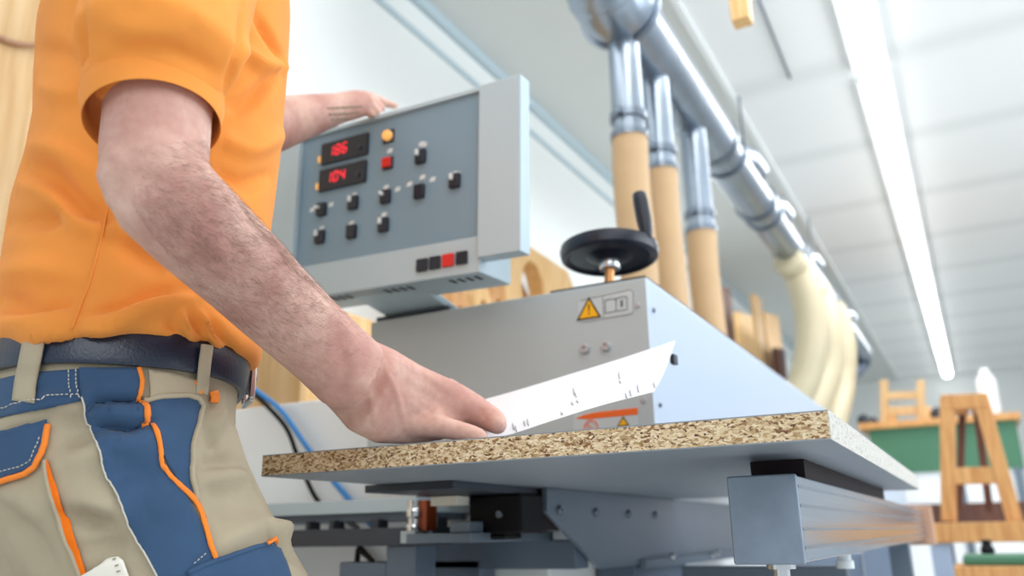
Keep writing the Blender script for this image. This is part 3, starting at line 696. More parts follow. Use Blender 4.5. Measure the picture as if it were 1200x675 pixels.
# ================================================================== THINGS ON THE LEFT WALL
t = thing('wall_shelf', (WX, 3.4, 1.40), 'long pine shelf on the white wall behind the machine', 'shelf')
build('board', MB().box((WX, 2.05, 1.37), (WX+.30, 4.4, 1.40)), M['wood'], t)
for y in (2.2, 3.2, 4.2): build('bracket', MB().box((WX, y, 1.20), (WX+.03, y+.03, 1.37)).box((WX, y, 1.34), (WX+.26, y+.03, 1.37)), M['steel_d'], t)
def ringpanel(name, outer, hole, x0, th, m, label, cat='wooden part', group='turned and cut pieces on the wall shelf', rim=None):
    """a board standing along the wall with an oval opening"""
    n = 48; cy, cz, ry, rz = hole
    mb = MB(); O = resample([Vector(p) for p in outer], .02); R_ = []
    inn = []
    for p in O:
        a = math.atan2((p.y-cz)/rz, (p.x-cy)/ry); inn.append(Vector((cy+ry*math.cos(a), cz+rz*math.sin(a))))
    k = len(O)
    rings = [[Vector((x, p.x, p.y)) for p in ps] for x, ps in ((x0, O), (x0+th, O), (x0+th, inn), (x0, inn))]
    mb.loft(rings, cap=False, closed=True)
    return build(name, mb, m, bevel=.004, label=label, cat=cat, group=group)
def yz(px, py, X): p = atX(px, py, X); return (p.y, p.z)
X1 = -1.56
XF = X1+.075
h1, h2, h3 = yz(612, 342, XF), yz(638, 342, XF), yz(625, 307, XF)
hole = ((h1[0]+h2[0])/2, h3[1]-.13, (h2[0]-h1[0])/2, .13)
ringpanel('oval_cutout_template', [(yz(x, y, XF)[0], max(1.40, yz(x, y, XF)[1])) for x, y in ((592, 372), (592, 297), (604, 287), (618, 286), (645, 304), (666, 318), (674, 340), (674, 400))],
          hole, X1, .075, M['wood'], 'pale wooden panel with a tall oval opening on the wall shelf', cat='wooden panel')
mb = MB(); mb.lathe([(.245, -.012), (.25, 0), (.245, .012)], (X1-.06, hole[0], 1.40+.251), (1, 0, 0), 40)
build('wooden_disc', mb, M['wood'], smooth='auto', label='pale round wooden disc behind the oval opening', cat='wooden disc')
for k, (px, y0, lb) in enumerate(((520, 352, 'rounded wooden arch end just below the control box'), (548, 345, 'small wooden arch under the right end of the control box'), (566, 345, 'pale wooden arch between control box and the oval panel'))):
    y_, z_ = yz(px, y0, X1); z_ -= .03; w = .058
    prof = [(y_-w, 1.40)]+[(y_-w*math.cos(a), z_+(.06)*math.sin(a)) for a in (PI*j/10 for j in range(11))]+[(y_+w, 1.40), (y_+w*.5, 1.40)]+[(y_+w*.5*math.cos(a), z_-.05+.05*math.sin(a)) for a in (PI*j/8 for j in range(9))]+[(y_-w*.5, 1.40)]
    if z_ < 1.42: prof = [(a, b-.0) for a, b in prof]
    mb = MB(); mb.prism([(X1, a, max(b, 1.40)) for a, b in prof], (.07, 0, 0)); build('wooden_arch', mb, M['wood'] if k % 2 else M['wood_o'], label=lb, cat='wooden arch', group='cut wooden arches on the shelf', bevel=.003)
# lumber rack further down
X2 = -1.40
t = thing('timber_shelf', (WX+.0005, 6, 1.95), 'white wall shelf holding upright boards, beyond the duct hoses', 'shelf')
build('board', MB().box((WX+.0005, 4.6, 1.96), (X2+.12, 8.2, 2.0)), M['white_m'], t)
for y in (4.9, 6.4, 7.9): build('bracket', MB().box((WX+.0005, y, 1.75), (WX+.3, y+.04, 1.96)), M['white_m'], t)
def stick(pts, th, m, label, x=X2, zb=2.0):
    P = [yz(px, py, x) for px, py in pts]
    ys = [p[0] for p in P]
    mb = MB(); mb.prism([(x, min(ys), zb), (x, max(ys), zb), (x, max(ys), P[1][1]), (x, min(ys), P[0][1])], (th, 0, 0))
    build('upright_board', mb, m, label=label, cat='board', group='boards standing on the white shelf', bevel=.003)
stick(((833, 338), (846, 338)), .06, M['wood_d'], 'dark brown upright board on the white shelf')
stick(((857, 366), (874, 372)), .05, M['wood'], 'short pine board beside the dark brown one')
stick(((878, 345), (886, 350)), .04, M['wood_p'], 'thin pale batten standing tallest on the white shelf')
stick(((889, 366), (906, 372)), .05, M['wood'], 'wide pine board right of the thin batten')
stick(((904, 408), (912, 410)), .05, M['wood_d'], 'short dark block at the right end of the white shelf', x=-1.3)
# plywood sheet with disc behind the person
X3 = -1.70
mb = MB(); mb.prism([(X3-.05, .2, .002), (X3-.05, 1.28, .002), (X3-.05, 1.28, .02), (X3-.05, .2, .02)], (.02, 0, 0))
ps = MB(); ps.prism([(X3, .2, 0), (X3+.02, .2, 0), (X3-.05+.02, .2, 2.35), (X3-.05, .2, 2.35)], (0, .95, 0))
build('plywood_sheet', ps, M['wood_p'], bevel=.002, label='large pale plywood sheet leaning on the wall behind the person', cat='plywood')
c = atX(6, -12, X3-.02); c.x = X3+.02-.05*(c.z/2.35)-.002; rd = build('round_disc', MB().lathe([(.10, 0), (.122, .004), (.122, .022), (.11, .026)], c, (1, 0, 0), 48), M['wood_p'], smooth='auto', label='round wooden disc hung on the plywood sheet, in the top left corner', cat='wooden disc')
build('rim', MB().lathe([(.122, .002), (.128, .004), (.128, .02), (.122, .024)], c, (1, 0, 0), 48, cap=False), M['cork'], rd, smooth='auto', label='brown rim')
c = atX(56, -3, X3-.02); c.x = X3+.02-.05*(c.z/2.35)-.002; mb = MB(); mb.lathe([(.02, 0), (.025, .01), (.022, .04), (.01, .05)], c, (1, 0, 0), 24)
build('blue_knob', mb, M['navy'], smooth='auto', label='small blue knob at the top, behind the shoulder', cat='knob')
# crate on the machine base
kt = thing('wooden_crate', (-1.5, 1.65, 1.098), 'pale wooden crate on the white machine base, seen behind the belt buckle', 'crate')
x0, x1, y0, y1, z0, z1 = -1.61, -1.36, 1.47, 1.95, 1.098, 1.36
build('side_board', MB().box((x0, y0, z0), (x1, y0+.018, z1)), M['wood_p'], kt); build('side_board', MB().box((x0, y1-.018, z0), (x1, y1, z1)), M['wood_p'], kt)
build('end_board', MB().box((x0, y0+.018, z0), (x0+.018, y1-.018, z1)), M['wood_p'], kt); build('end_board', MB().box((x1-.018, y0+.018, z0), (x1, y1-.018, z1)), M['wood'], kt)
build('bottom_board', MB().box((x0+.018, y0+.018, z0), (x1-.018, y1-.018, z0+.012)), M['wood_p'], kt)

# ================================================================== FAR END, RIGHT
YA = 3.9
def ap(px, py, dy=0): return atY(px, py, YA+dy)
wb = thing('work_bench', (0, 4.05, 0), 'low bench with a thick wooden top and pale blue legs', 'bench')
zt = ap(1150, 612).z
build('bench_top', MB().box((ap(1093, 620).x, YA-.1, zt-.075), (.32, YA+.5, zt)), M['wood_o'], wb, bevel=.004)
for x in (ap(1104, 650).x, .25):
    for y in (YA-.04, YA+.42): build('leg', MB().box((x-.035, y-.035, 0), (x+.035, y+.035, zt-.075)), M['blue_m'], wb, bevel=.003)
af = thing('trestle_frame', (ap(1150, 610).x, YA+.1, zt), 'tapered wooden trestle with two rails, standing on the low bench', 'trestle')
W_ = .056
def leg(a, b, dy, m): 
    A, B = ap(*a, dy), ap(*b, dy); B.z = max(B.z, zt) if B.z > zt else zt
    mb = MB(); mb.bar(A, B, .05, W_, (1, 0, 0)); build('leg', mb, m, af, bevel=.003)
leg((1110, 468), (1112, 611), 0, M['wood_o']); leg((1149, 466), (1189, 611), 0, M['wood_o'])
W_ = .03
leg((1128, 478), (1124, 600), .36, M['wood_d']); leg((1144, 478), (1160, 600), .36, M['wood_d'])
mb = MB(); mb.bar(ap(1103, 472), ap(1158, 470), .055, .06); build('top_rail', mb, M['wood_o'], af, bevel=.003)
mb = MB(); mb.bar(ap(1112, 558), ap(1172, 557), .04, .065); build('cross_rail', mb, M['wood_o'], af, bevel=.003)
mb = MB(); mb.bar(ap(1110, 474, .05), ap(1128, 480, .36), .05, .05); mb.bar(ap(1150, 474, .05), ap(1146, 480, .36), .05, .05); build('tie_rail', mb, M['wood_o'], af)
mb = MB(); mb.lathe([(.012, 0), (.03, .03), (.034, .08), (.028, .13), (.01, .16)], ap(1133, 497, .18)-Vector((0, 0, .0)), (0, 0, 1), 20)
# stool below / beside bench
sl = thing('wooden_stool', (.03, 3.5, 0), 'low brown wooden stool with a green cushion, in front of the bench', 'stool')
sy, sx = 3.45, atY(1166, 650, 3.45).x; sz = atY(1166, 662, 3.45).z
build('cushion', MB().box((sx-.10, sy-.10, sz), (sx+.17, sy+.16, sz+.035)), M['green'], sl, bevel=.012)
build('seat', MB().box((sx-.13, sy-.13, sz-.04), (sx+.2, sy+.19, sz)), M['wood_o'], sl, bevel=.004)
for x in (sx-.11, sx+.18):
    for y in (sy-.11, sy+.17): build('leg', MB().box((x-.02, y-.02, 0), (x+.02, y+.02, sz-.04)), M['brick'], sl)
mb = MB(); p_ = Vector((sx-.02, sy+.05, sz+.035)); mb.lathe([(.02, 0), (.024, .014), (.015, .032), (.018, .046), (.0, .05)], p_, (0, 0, 1), 20)
build('black_knob', mb, M['matte_black'], smooth='auto', label='small black turned knob lying on the green stool cushion', cat='knob')
# cabinet with wooden top
YG = 6.2
gx0, gx1 = atY(1006, 498, YG).x, .27
zc = atY(1060, 493, YG).z
gc = thing('storage_cabinet', (-.2, YG+.25, 0), 'tall white cabinet with a green band and an oiled wooden top, behind the trestle', 'cabinet')
build('wooden_top', MB().box((gx0, YG-.04, zc-.045), (gx1+.03, YG+.5, zc)), M['wood_o'], gc, bevel=.004)
build('green_panel', MB().box((gx0+.06, YG, zc-.34), (gx1, YG+.46, zc-.045)), M['green'], gc)
build('body', MB().box((gx0+.10, YG+.02, .0), (gx1-.02, YG+.44, zc-.34)), M['white_m'], gc)
for x in (gx0+.11, -.12, gx1-.06): build('upright', MB().box((x, YG, .0), (x+.045, YG+.03, zc-.34)), M['bluegrey'], gc)
build('cross_bar', MB().box((gx0+.10, YG-.002, .83), (gx1-.02, YG+.02, .95)), M['wood_d'], gc)
ch = thing('chair_frame', (atY(1058, 490, YG+.2).x, YG+.2, zc), 'small unpainted wooden chair frame standing on the cabinet', 'chair frame')
for px in (1036, 1079):
    a = atY(px, 446, YG+.1); b = atY(px, 490, YG+.1); b.z = zc
    mb = MB(); mb.bar(a, b, .05, .055, (0, 1, 0)); build('post', mb, M['wood_p'], ch, bevel=.003)
    mb = MB(); mb.bar(Vector((a.x, a.y+.28, zc+.13)), Vector((a.x, a.y+.28, zc)), .05, .055, (0, 1, 0)); build('rear_post', mb, M['wood'], ch, bevel=.003)
for py, h in ((464, .05), (482, .06)):
    mb = MB(); mb.bar(atY(1036, py, YG+.1), atY(1079, py-1, YG+.1), .035, h); build('rail', mb, M['wood_p'], ch, bevel=.003)
for px, s, lb in ((1100, .05, 'small dark pot on the cabinet, right of the chair frame'), (1012, .045, 'small dark pot at the left end of the cabinet top'), (1024, .03, 'smaller dark pot beside the pot at the left end')):
    c = atY(px, 490, YG+.12); mb = MB(); mb.lathe([(s*.8, 0), (s, s*.5), (s*.9, s*1.3), (s*.5, s*1.5), (s*.5, s*1.7)], (c.x, c.y, zc), (0, 0, 1), 24)
    build('pot', mb, M['dark'], smooth='auto', label=lb, cat='pot', group='dark pots on the cabinet')
c = atY(1163, 490, YG+.2); mb = MB(); mb.lathe([(.05, 0), (.06, .05), (.06, .25), (.03, .30), (.03, .33)], (c.x, c.y, zc), (0, 0, 1), 24)
build('white_canister', mb, M['white_m'], smooth='auto', label='white canister on the right end of the cabinet top', cat='canister')

# ================================================================== LIGHT
w = bpy.data.worlds.new('World'); SC.world = w; w.use_nodes = True
bg = w.node_tree.nodes['Background']; bg.inputs[0].default_value = (.88, .95, 1.0, 1); bg.inputs[1].default_value = WORLD
def area(name, loc, target, sx, sy, e, col=(1, 1, 1)):
    l = bpy.data.lights.new(name, 'AREA'); l.shape = 'RECTANGLE'; l.size = sx; l.size_y = sy; l.energy = e; l.color = col
    o = bpy.data.objects.new(name, l); COL.objects.link(o); o.location = loc
    o.rotation_euler = (Vector(target)-Vector(loc)).to_track_quat('-Z', 'Y').to_euler(); return o
area('ceiling_area_light', (-.155, 3.0, 2.88), (-.155, 3.0, 0), .2, 4, 40*KL, (1, 1, 1))
area('ceiling_area_light', (-.155, 8.0, 2.88), (-.155, 8.0, 0), .2, 6, 90*KL, (1, 1, 1))
area('ceiling_area_light', (.6, .2, 2.95), (-.3, .6, 0), 1.2, 2.5, 45*KL, (1, .99, .98))
area('ceiling_area_light', (-1.0, .9, 2.95), (-1.1, 1.0, 0), .3, 3.5, 32*KL, (1, 1, 1))  # added to brighten the left wall; no strip is built here
area('ceiling_area_light', (-1.0, 5.5, 2.95), (-1.2, 5.5, 0), .3, 4.5, 45*KL, (1, 1, 1))  # no strip is built above this stretch either
area('fill_light', (2.9, 3.0, 1.9), (-.8, 2.5, 1.0), 4.0, 1.8, 210*KL, (.86, .93, 1))  # added soft light from the open right side; no window is built
area('fill_light', (.8, -1.7, 2.0), (-.6, 1.0, .9), 2.2, 1.4, 42*KL, (.97, .98, 1))  # added fill from behind the camera, not a window
SC.view_settings.view_transform = 'Standard'; SC.view_settings.look = 'None'
SC.view_settings.exposure = EXPO

# ================================================================== PERSON
vv = ray(150, 400); vv.z = 0; vv.normalize()             # away from the near side
LFT = vv; FWD = Vector((vv.y, -vv.x, 0)); UPV = Vector((0, 0, 1))
O3 = atd(150, 410, .90); O3.z = 0
person = thing('person', O3, 'man in orange polo shirt and beige-blue work trousers, right hand on the chipboard', 'person',
               mw=Matrix.Translation(O3))
def B(s, w, z): return O3 + FWD*s + LFT*w + UPV*z
def sz(px, py, w=0.0):
    p = atP(px, py, O3+LFT*w, LFT); q = p-O3; return q.dot(FWD), p.z
def sup(cs, cw, b, a, z, n=40, e=2.4, tilt=0.0):
    """one horizontal ring: b front-back half size, a side half size"""
    r = []
    for k in range(n):
        t = 2*PI*k/n; c, s = math.cos(t), math.sin(t)
        x = math.copysign(abs(c)**(2/e), c)*b; y = math.copysign(abs(s)**(2/e), s)*a
        r.append(B(cs+x, cw+y, z+tilt*x))
    return r
def row(y, xl, xr):
    a, b = sz(xl, y), sz(xr, y); return (a[0]+b[0])/2, (b[0]-a[0])/2*.975, (a[1]+b[1])/2, (b[1]-a[1])/(b[0]-a[0])
# ---- silhouette rows of the figure: image row, back edge, front edge, side half width
def nearz(px, py, w): return sz(px, py, w)[1]
TR = [(430, -10, 288, .166), (408, -8, 298, .168), (390, -8, 303, .170), (350, -8, 308, .170), (300, 0, 314, .170), (250, 8, 321, .170), (200, 24, 327, .173), (150, 34, 331, .180), (100, 35, 335, .188), (50, 38, 337, .196), (0, 58, 334, .20)]
rings = []
for y, xl, xr, a in TR:
    cs, b, z, tl_ = row(y, xl, xr); rings.append((cs, b, a, z, tl_))
zt_ = rings[-1][3]; ct = rings[-1][0]
def shirt_ring(cs, b, a, z, tl_, g=0): return sup(cs, 0, b+g, a+g, z, 44, 2.3, tl_*.9)
sh = MB()
ZH = nearz(150, 389, -.180)                               # hem height on the near side
def at_z(tab, z):
    tab = sorted(tab, key=lambda r: r[3])
    if z <= tab[0][3]: q = tab[0]; return (q[0], q[1], q[2], z, q[4])
    for p, q in zip(tab, tab[1:]):
        if p[3] <= z <= q[3]:
            t = (z-p[3])/(q[3]-p[3]); return tuple(p[i]+(q[i]-p[i])*t for i in range(5))
    return tab[-1]
hem = at_z(rings, ZH)
rings = [hem]+[r for r in rings if r[3] > ZH+.03]
R_ = [shirt_ring(*hem[:4], 0, .009), shirt_ring(*at_z(rings, ZH+.006)[:4], 0, .0135), shirt_ring(*at_z(rings, ZH+.02)[:4], 0, .011)]+[shirt_ring(*r) for r in rings[1:]]
top = [(ct+.008, .118, .185, zt_+.045, 0), (ct+.015, .098, .15, zt_+.085, 0), (ct+.022, .078, .10, zt_+.112, 0), (ct+.028, .062, .066, zt_+.130, 0)]
sh.loft(R_+[shirt_ring(*r) for r in top])
ZS = zt_+.065                                              # shoulder joint height
SHW = .175
sR = B(ct+.012, -SHW, ZS)                                  # right shoulder
# sleeve along the upper arm
def arm_pt(px, py, d): return atd(px, py, d)
cuffC = arm_pt(179, 158, .672); elb = arm_pt(184, 203, .645)
CA = (-UPV*1.0+FWD*.06-LFT*.30).normalized()
slv = [sR+LFT*.06+UPV*.015, sR+LFT*.01, sR.lerp(arm_pt(187, 60, .672), .5)+UPV*.0, arm_pt(186, 62, .674), cuffC-CA*.052]
slr = [(.075, .070), (.080, .078), (.074, .068), (.064, .058), (.0530, .0515)]
def rings_along(pts, rs, ref, n=40): return tube_rings([Vector(p) for p in pts], rs, n, ref)
sh.loft(rings_along(slv, slr, FWD))
sL = B(ct+.012, SHW, ZS)
wrL = arm_pt(392, 128, 1.50); elL = arm_pt(282, 160, 1.28)
handL = arm_pt(425, 121, 1.545)
cuffL = sL.lerp(elL, .62)
sh.loft(rings_along([sL-LFT*.05+UPV*.02, sL, sL.lerp(elL, .3), cuffL], [(.075, .07), (.08, .078), (.074, .07), (.064, .062)], UPV))
shr = remesh(sh, .0045, 10)
bv = bvh_of(shr)
shr = folds(shr, bv, [
    ([(285, 5), (280, 60), (262, 115)], -.0035, .006), ([(95, 5), (97, 60), (102, 105)], -.003, .006),
    ([(250, 200), (285, 215), (318, 205)], -.006, .010), ([(256, 165), (290, 175), (330, 160)], .006, .012), ([(265, 130), (295, 118), (330, 82)], -.007, .010),
    ([(285, 60), (305, 75), (334, 78)], .007, .010), ([(300, 20), (318, 48), (332, 72)], -.007, .008),
    ([(30, 195), (60, 205), (90, 235), (125, 255)], -.007, .011), ([(25, 215), (60, 228), (95, 262), (130, 268)], .006, .012), ([(35, 170), (70, 178), (110, 205)], .005, .012),
    ([(8, 262), (45, 258), (85, 252), (120, 256)], -.006, .010), ([(0, 320), (40, 315), (90, 322)], .005, .013), ([(0, 352), (40, 360), (95, 352)], -.006, .010), ([(5, 378), (50, 374), (80, 366)], .006, .009),
    ([(90, 384), (130, 378), (180, 362), (232, 347)], .009, .010), ([(100, 368), (150, 360), (215, 338)], -.006, .011), ([(130, 275), (170, 300), (200, 312)], -.006, .013), ([(132, 255), (150, 280), (175, 285)], .006, .011),
    ([(196, 372), (203, 385), (214, 398)], -.004, .006), ([(222, 365), (232, 384), (244, 402)], -.004, .006), ([(245, 370), (258, 392), (272, 412)], -.004, .006), ([(210, 366), (218, 384), (228, 398)], .004, .005), ([(235, 368), (248, 388), (260, 408)], .004, .005),
    ([(15, 400), (60, 384), (90, 388)], .008, .010), ([(40, 60), (70, 62), (92, 80)], -.004, .012), ([(45, 100), (75, 110), (98, 112)], .004, .012),
    ([(120, 20), (160, 35), (230, 30)], .003, .014), ([(150, 60), (200, 62), (262, 90)], -.003, .010), ([(130, 90), (190, 70), (250, 105)], .0015, .010)], 2.0, .85)
shirt = build('polo_shirt', shr, M['shirt'], person, smooth=True)
sbv = bvh_of(shr)
# cuff: open band at the sleeve end
def cuff(name, c, ax_, ref, ra, rb, L, tp=1.0):
    c = Vector(c); ax_ = Vector(ax_).normalized(); u = Vector(ref); u = (u-ax_*u.dot(ax_)).normalized(); w = ax_.cross(u)
    prof = [(-.030, .985), (-.012, 1.012), (.0, 1.022), (.004, 1.020), (.0055, 1.004), (.007, 1.016), (.010, 1.020), (L*.6, 1.012*(1+tp)/2), (L-.0012, 1.012*tp), (L, 1.0*tp), (L-.0012, .985*tp), (0, .96), (-.030, .94)]
    rr = [[c+ax_*h+u*(ra*k*math.cos(t))+w*(rb*k*math.sin(t)) for t in (2*PI*j/56 for j in range(56))] for h, k in prof]
    mb = MB(); mb.loft(rr, cap=False); return build(name, mb, M['shirt'], shirt, smooth=True)
cuff('sleeve_cuff', cuffC-CA*.041, CA, FWD, .0545, .0525, .030, .955)
cuff('sleeve_cuff', cuffL-(elL-sL).normalized()*.01, elL-sL, UPV, .065, .063, .028)
cord('side_seam', [(130, 205), (129, 235), (122, 265), (113, 300), (104, 335), (92, 365), (84, 386)], sbv, .0003, .0011, M['shirt'], shirt)
# ---- collar and placket (above the picture)
mb = MB(); ck = B(ct+.03, 0, zt_+.128)
mb.loft([[ck+FWD*(r*math.cos(t)+.0)+LFT*(r*1.02*math.sin(t))+UPV*(h-.02*math.cos(t)) for t in (2*PI*j/40 for j in range(40))] for r, h in ((.064, -.012), (.068, .03), (.074, .034), (.086, -.005), (.082, -.006), (.066, .022))], cap=False)
build('collar', mb, M['shirt'], shirt, smooth=True)

# ---- trousers
TZ = rings[0][3]
tr = MB()
HR = [(384, -3, 292, .158), (410, -6, 288, .160), (432, -10, 284, .164), (460, -18, 279, .170), (490, -28, 276, .174), (515, -32, 276, .176)]
hr = []
for y, xl, xr, a in HR:
    cs, b, z, tl_ = row(y, xl, xr); hr.append((cs, b, a, z, tl_))
ZB1 = nearz(140, 429, -.168); ZB0 = ZB1+.046               # belt, lower and upper edge
full_hr = hr; hr = [at_z(hr, ZB0-.004), at_z(hr, ZB0-.03), at_z(hr, ZB1)]+[h for h in full_hr if h[3] < ZB1-.012]
hr = [(c, b, a, z, 0 if i < 3 else t) for i, (c, b, a, z, t) in enumerate(hr)]
tr.loft([sup(c, 0, b, a, z, 44, 2.3, t*.9) for c, b, a, z, t in hr])
hz = hr[-1][3]; hc_ = hr[-1][0]
def legloft(side, pts):
    tr.loft([[B(s+math.cos(t)*b*math.cos(tt)-0, side*w+math.sin(t)*a, z-math.cos(t)*b*math.sin(tt)) for t in (2*PI*k/36 for k in range(36))] for s, w, z, b, a, tt in pts])
def lrow(y, xl, xr, w, a):
    s1, z1 = sz(xl, y, w); s2, z2 = sz(xr, y, w); return ((s1+s2)/2, -w, (z1+z2)/2, (s2-s1)/2, a, -(z2-z1)/(s2-s1))
wn = -.085
rows_ = [lrow(500, -22, 276, wn, .092), lrow(540, -28, 288, wn, .100), lrow(575, -26, 304, wn, .102), lrow(600, -20, 316, wn, .102), lrow(625, -8, 332, wn, .102), lrow(650, 4, 346, wn, .101), lrow(680, 18, 364, wn, .099)]
s0, _, z0, b0_, _, _ = rows_[-1]
kn = (s0+.085, .50); an = (s0+.03, .13)
full = rows_+[(s0+.035, -wn, z0-.07, b0_*.86, .094, .45), (kn[0], -wn, kn[1], .098, .086, .3), (kn[0]+.0, -wn, .40, .088, .082, .05), (an[0], -wn, .25, .080, .078, -.1), (an[0]-.01, -wn, .10, .078, .074, 0), (an[0]-.01, -wn, .055, .080, .076, 0)]
legloft(-1, [(s, w, z, b, a, t) for s, w, z, b, a, t in full])
zl = hr[-1][3]
legloft(1, [(hc_+.0, .085, zl+.03, .125, .09, 0), (hc_+.005, .09, zl-.04, .125, .095, 0), (hc_+.01, .095, zl-.14, .112, .092, 0), (hc_+.0, .10, zl-.28, .098, .088, 0), (hc_-.01, .10, .48, .088, .082, 0), (hc_-.04, .10, .25, .080, .078, 0), (hc_-.05, .10, .10, .078, .074, 0), (hc_-.05, .10, .055, .080, .076, 0)])
trr = remesh(tr, .0045, 10)
tb = bvh_of(trr)
trr = folds(trr, tb, [
    ([(5, 500), (45, 478), (95, 470)], .006, .010), ([(60, 490), (90, 492), (110, 480)], -.005, .009), ([(65, 520), (95, 515), (118, 505)], -.006, .010), ([(120, 540), (105, 530), (75, 545)], .006, .012),
    ([(80, 600), (110, 612), (140, 622)], -.010, .010), ([(70, 585), (105, 592), (132, 602)], .007, .012), ([(95, 645), (130, 638), (150, 640)], -.007, .009), ([(20, 600), (40, 640), (60, 672)], -.007, .014), ([(0, 575), (30, 590), (55, 610)], .006, .014),
    ([(100, 472), (140, 470), (170, 474)], -.007, .007), ([(100, 482), (140, 484), (180, 482)], .007, .008), ([(108, 498), (150, 503), (172, 497)], -.007, .008), ([(112, 512), (150, 520), (176, 508)], .006, .010), ([(125, 560), (160, 552), (190, 560)], -.005, .014),
    ([(240, 500), (252, 515), (246, 530)], -.006, .010), ([(262, 480), (252, 500), (256, 520)], .007, .009), ([(235, 545), (260, 540), (285, 545)], -.006, .009), ([(238, 560), (265, 556), (292, 556)], .007, .010), ([(240, 575), (262, 582), (290, 575)], -.005, .009), ([(238, 600), (270, 596), (305, 590)], -.004, .010),
    ([(290, 545), (296, 560), (300, 572)], -.006, .008), ([(318, 628), (330, 640), (345, 655)], -.009, .008), ([(320, 615), (332, 625), (338, 632)], .009, .009),
    ([(250, 640), (280, 625), (315, 612)], .005, .010), ([(170, 600), (200, 590), (225, 600)], .004, .014)], 1.5, .9)
trousers = build('trousers', trr, M['khaki'], person, smooth=True)
tb = bvh_of(trr)
T0 = .0016
# navy side panel, hip pocket, yoke and pockets, laid on the trouser cloth
patch('side_panel', [(94, 432), (165, 432), (167, 470), (175, 500), (191, 540), (211, 573), (231, 608), (245, 642), (252, 662), (246, 690), (192, 690), (176, 660), (160, 630), (140, 590), (123, 558), (119, 540), (112, 515), (104, 495), (99, 478), (95, 465)],
      tb, .0028, M['navy'], trousers, step=3, thick=.0016, label='navy blue side panel')
patch('yoke', [(-6, 447), (30, 438), (94, 433), (95, 470), (60, 477), (30, 483), (-6, 492)], tb, T0, M['navy'], trousers, thick=.0016, label='navy blue yoke below the belt')
patch('pocket_lining', [(166, 471), (190, 466), (220, 464), (231, 470), (235, 479), (228, 505), (223, 530), (224, 560), (228, 590), (212, 572), (196, 545), (184, 520), (178, 500), (170, 498)], tb, .0022, M['navy'], trousers, step=3, thick=.0012, label='navy blue hip pocket')
patch('pocket_facing', [(173, 434), (200, 438), (230, 447), (234, 456), (232, 467), (200, 464), (176, 469)], tb, T0+.001, M['khaki'], trousers, thick=.002)
po = [(168, 470), (190, 465.5), (218, 464), (230, 468), (235, 477), (230, 498), (224, 522), (223, 550), (228, 588)]
cord('pocket_edge', po, tb, .0035, .0024, M['khaki'], trousers)
flap = patch('back_pocket_flap', [(-6, 508), (20, 500), (56, 492), (58, 508), (50, 530), (43, 545), (30, 553), (0, 564), (-6, 566)], tb, .0035, M['navy'], trousers, thick=.003, label='navy blue back pocket flap')
cord('flap_piping', [(-6, 569), (10, 564), (32, 556), (44, 547), (51, 532), (54, 520), (58, 500)], tb, .004, .0026, M['piping'], flap, label='orange piping')
def ribbon(name, line, wid, off, m, parent, label=None):
    L = []; R2 = []
    P = [Vector(p) for p in spline(line, 6)]
    for i, p in enumerate(P):
        d = (P[min(i+1, len(P)-1)]-P[max(i-1, 0)]).normalized(); n = Vector((-d.y, d.x)); w = wid if not callable(wid) else wid(i/(len(P)-1))
        L.append(tuple(p+n*w/2)); R2.append(tuple(p-n*w/2))
    return patch(name, L+R2[::-1], tb, off, m, parent, step=3, thick=.002, label=label)
ribbon('piping', [(162, 432), (165.5, 445), (165, 458), (163.5, 470)], 5, .0042, M['piping'], trousers, 'orange piping')
ribbon('piping', [(169, 471), (170.5, 485), (171, 500)], 5.5, .0042, M['piping'], trousers, 'orange piping')
ribbon('piping', [(179, 500), (186, 525), (192, 548), (208, 570), (228, 592), (240, 622), (252, 656)], 5.2, .0042, M['piping'], trousers, 'orange piping')
ribbon('zip_pocket', [(57, 540), (62, 565), (72, 600), (84, 632), (99, 670), (104, 682)], lambda t: 2+8.5*math.sin(PI*min(1, t*1.05))**.8, .003, M['inner_orange'], trousers, 'slit pocket with orange lining')
cord('pocket_edge', [(55, 540), (58, 565), (66, 600), (78, 632), (94, 668), (100, 682)], tb, .0035, .0018, M['khaki'], trousers)
kp = patch('knee_pocket', [(218, 682), (222, 668), (250, 656), (280, 646), (318, 636), (330, 660), (338, 684)], tb, .004, M['navy'], trousers, thick=.004, label='navy blue knee pocket')
cord('knee_pocket_edge', [(219, 671), (250, 657), (282, 646.5), (318, 637)], tb, .005, .0024, M['navy'], kp)
ribbon('bar_tack', [(305, 640), (312, 637), (318, 636)], 4, .009, M['piping'], kp, 'small orange tab')
lb_ = patch('thigh_label', [(99, 672), (130, 655), (140, 653), (146, 657), (153, 676), (156, 690), (104, 690)], tb, .004, M['label_paper'], trousers, thick=.002, label='pale woven label on the thigh')
stt = stitches([[(134, 657), (140, 655)], [(137, 662), (143, 660)], [(139, 668), (146, 666)]], tb, .0058, .0006, 4, 2); build('label_print', stt, M['thread_dark'], lb_)
cord('panel_seam', [(95, 466), (99, 480), (105, 497), (113, 517), (119, 541), (124, 559), (141, 591), (161, 631), (177, 661), (193, 691)], tb, .0036, .0008, M['thread'], trousers)
build('seam_stitch', stitches([[(83, 436), (82, 470)], [(91, 435), (91, 470)], [(-2, 484), (30, 475), (60, 468), (94, 464)], [(225, 672), (252, 661), (284, 650), (318, 640)], [(-4, 556), (28, 547), (40, 540), (50, 512)], [(226, 660), (240, 648)], [(310, 640), (318, 676)]], tb, .0055, .00045, 3, 2), M['thread'], trousers, kind='stuff')
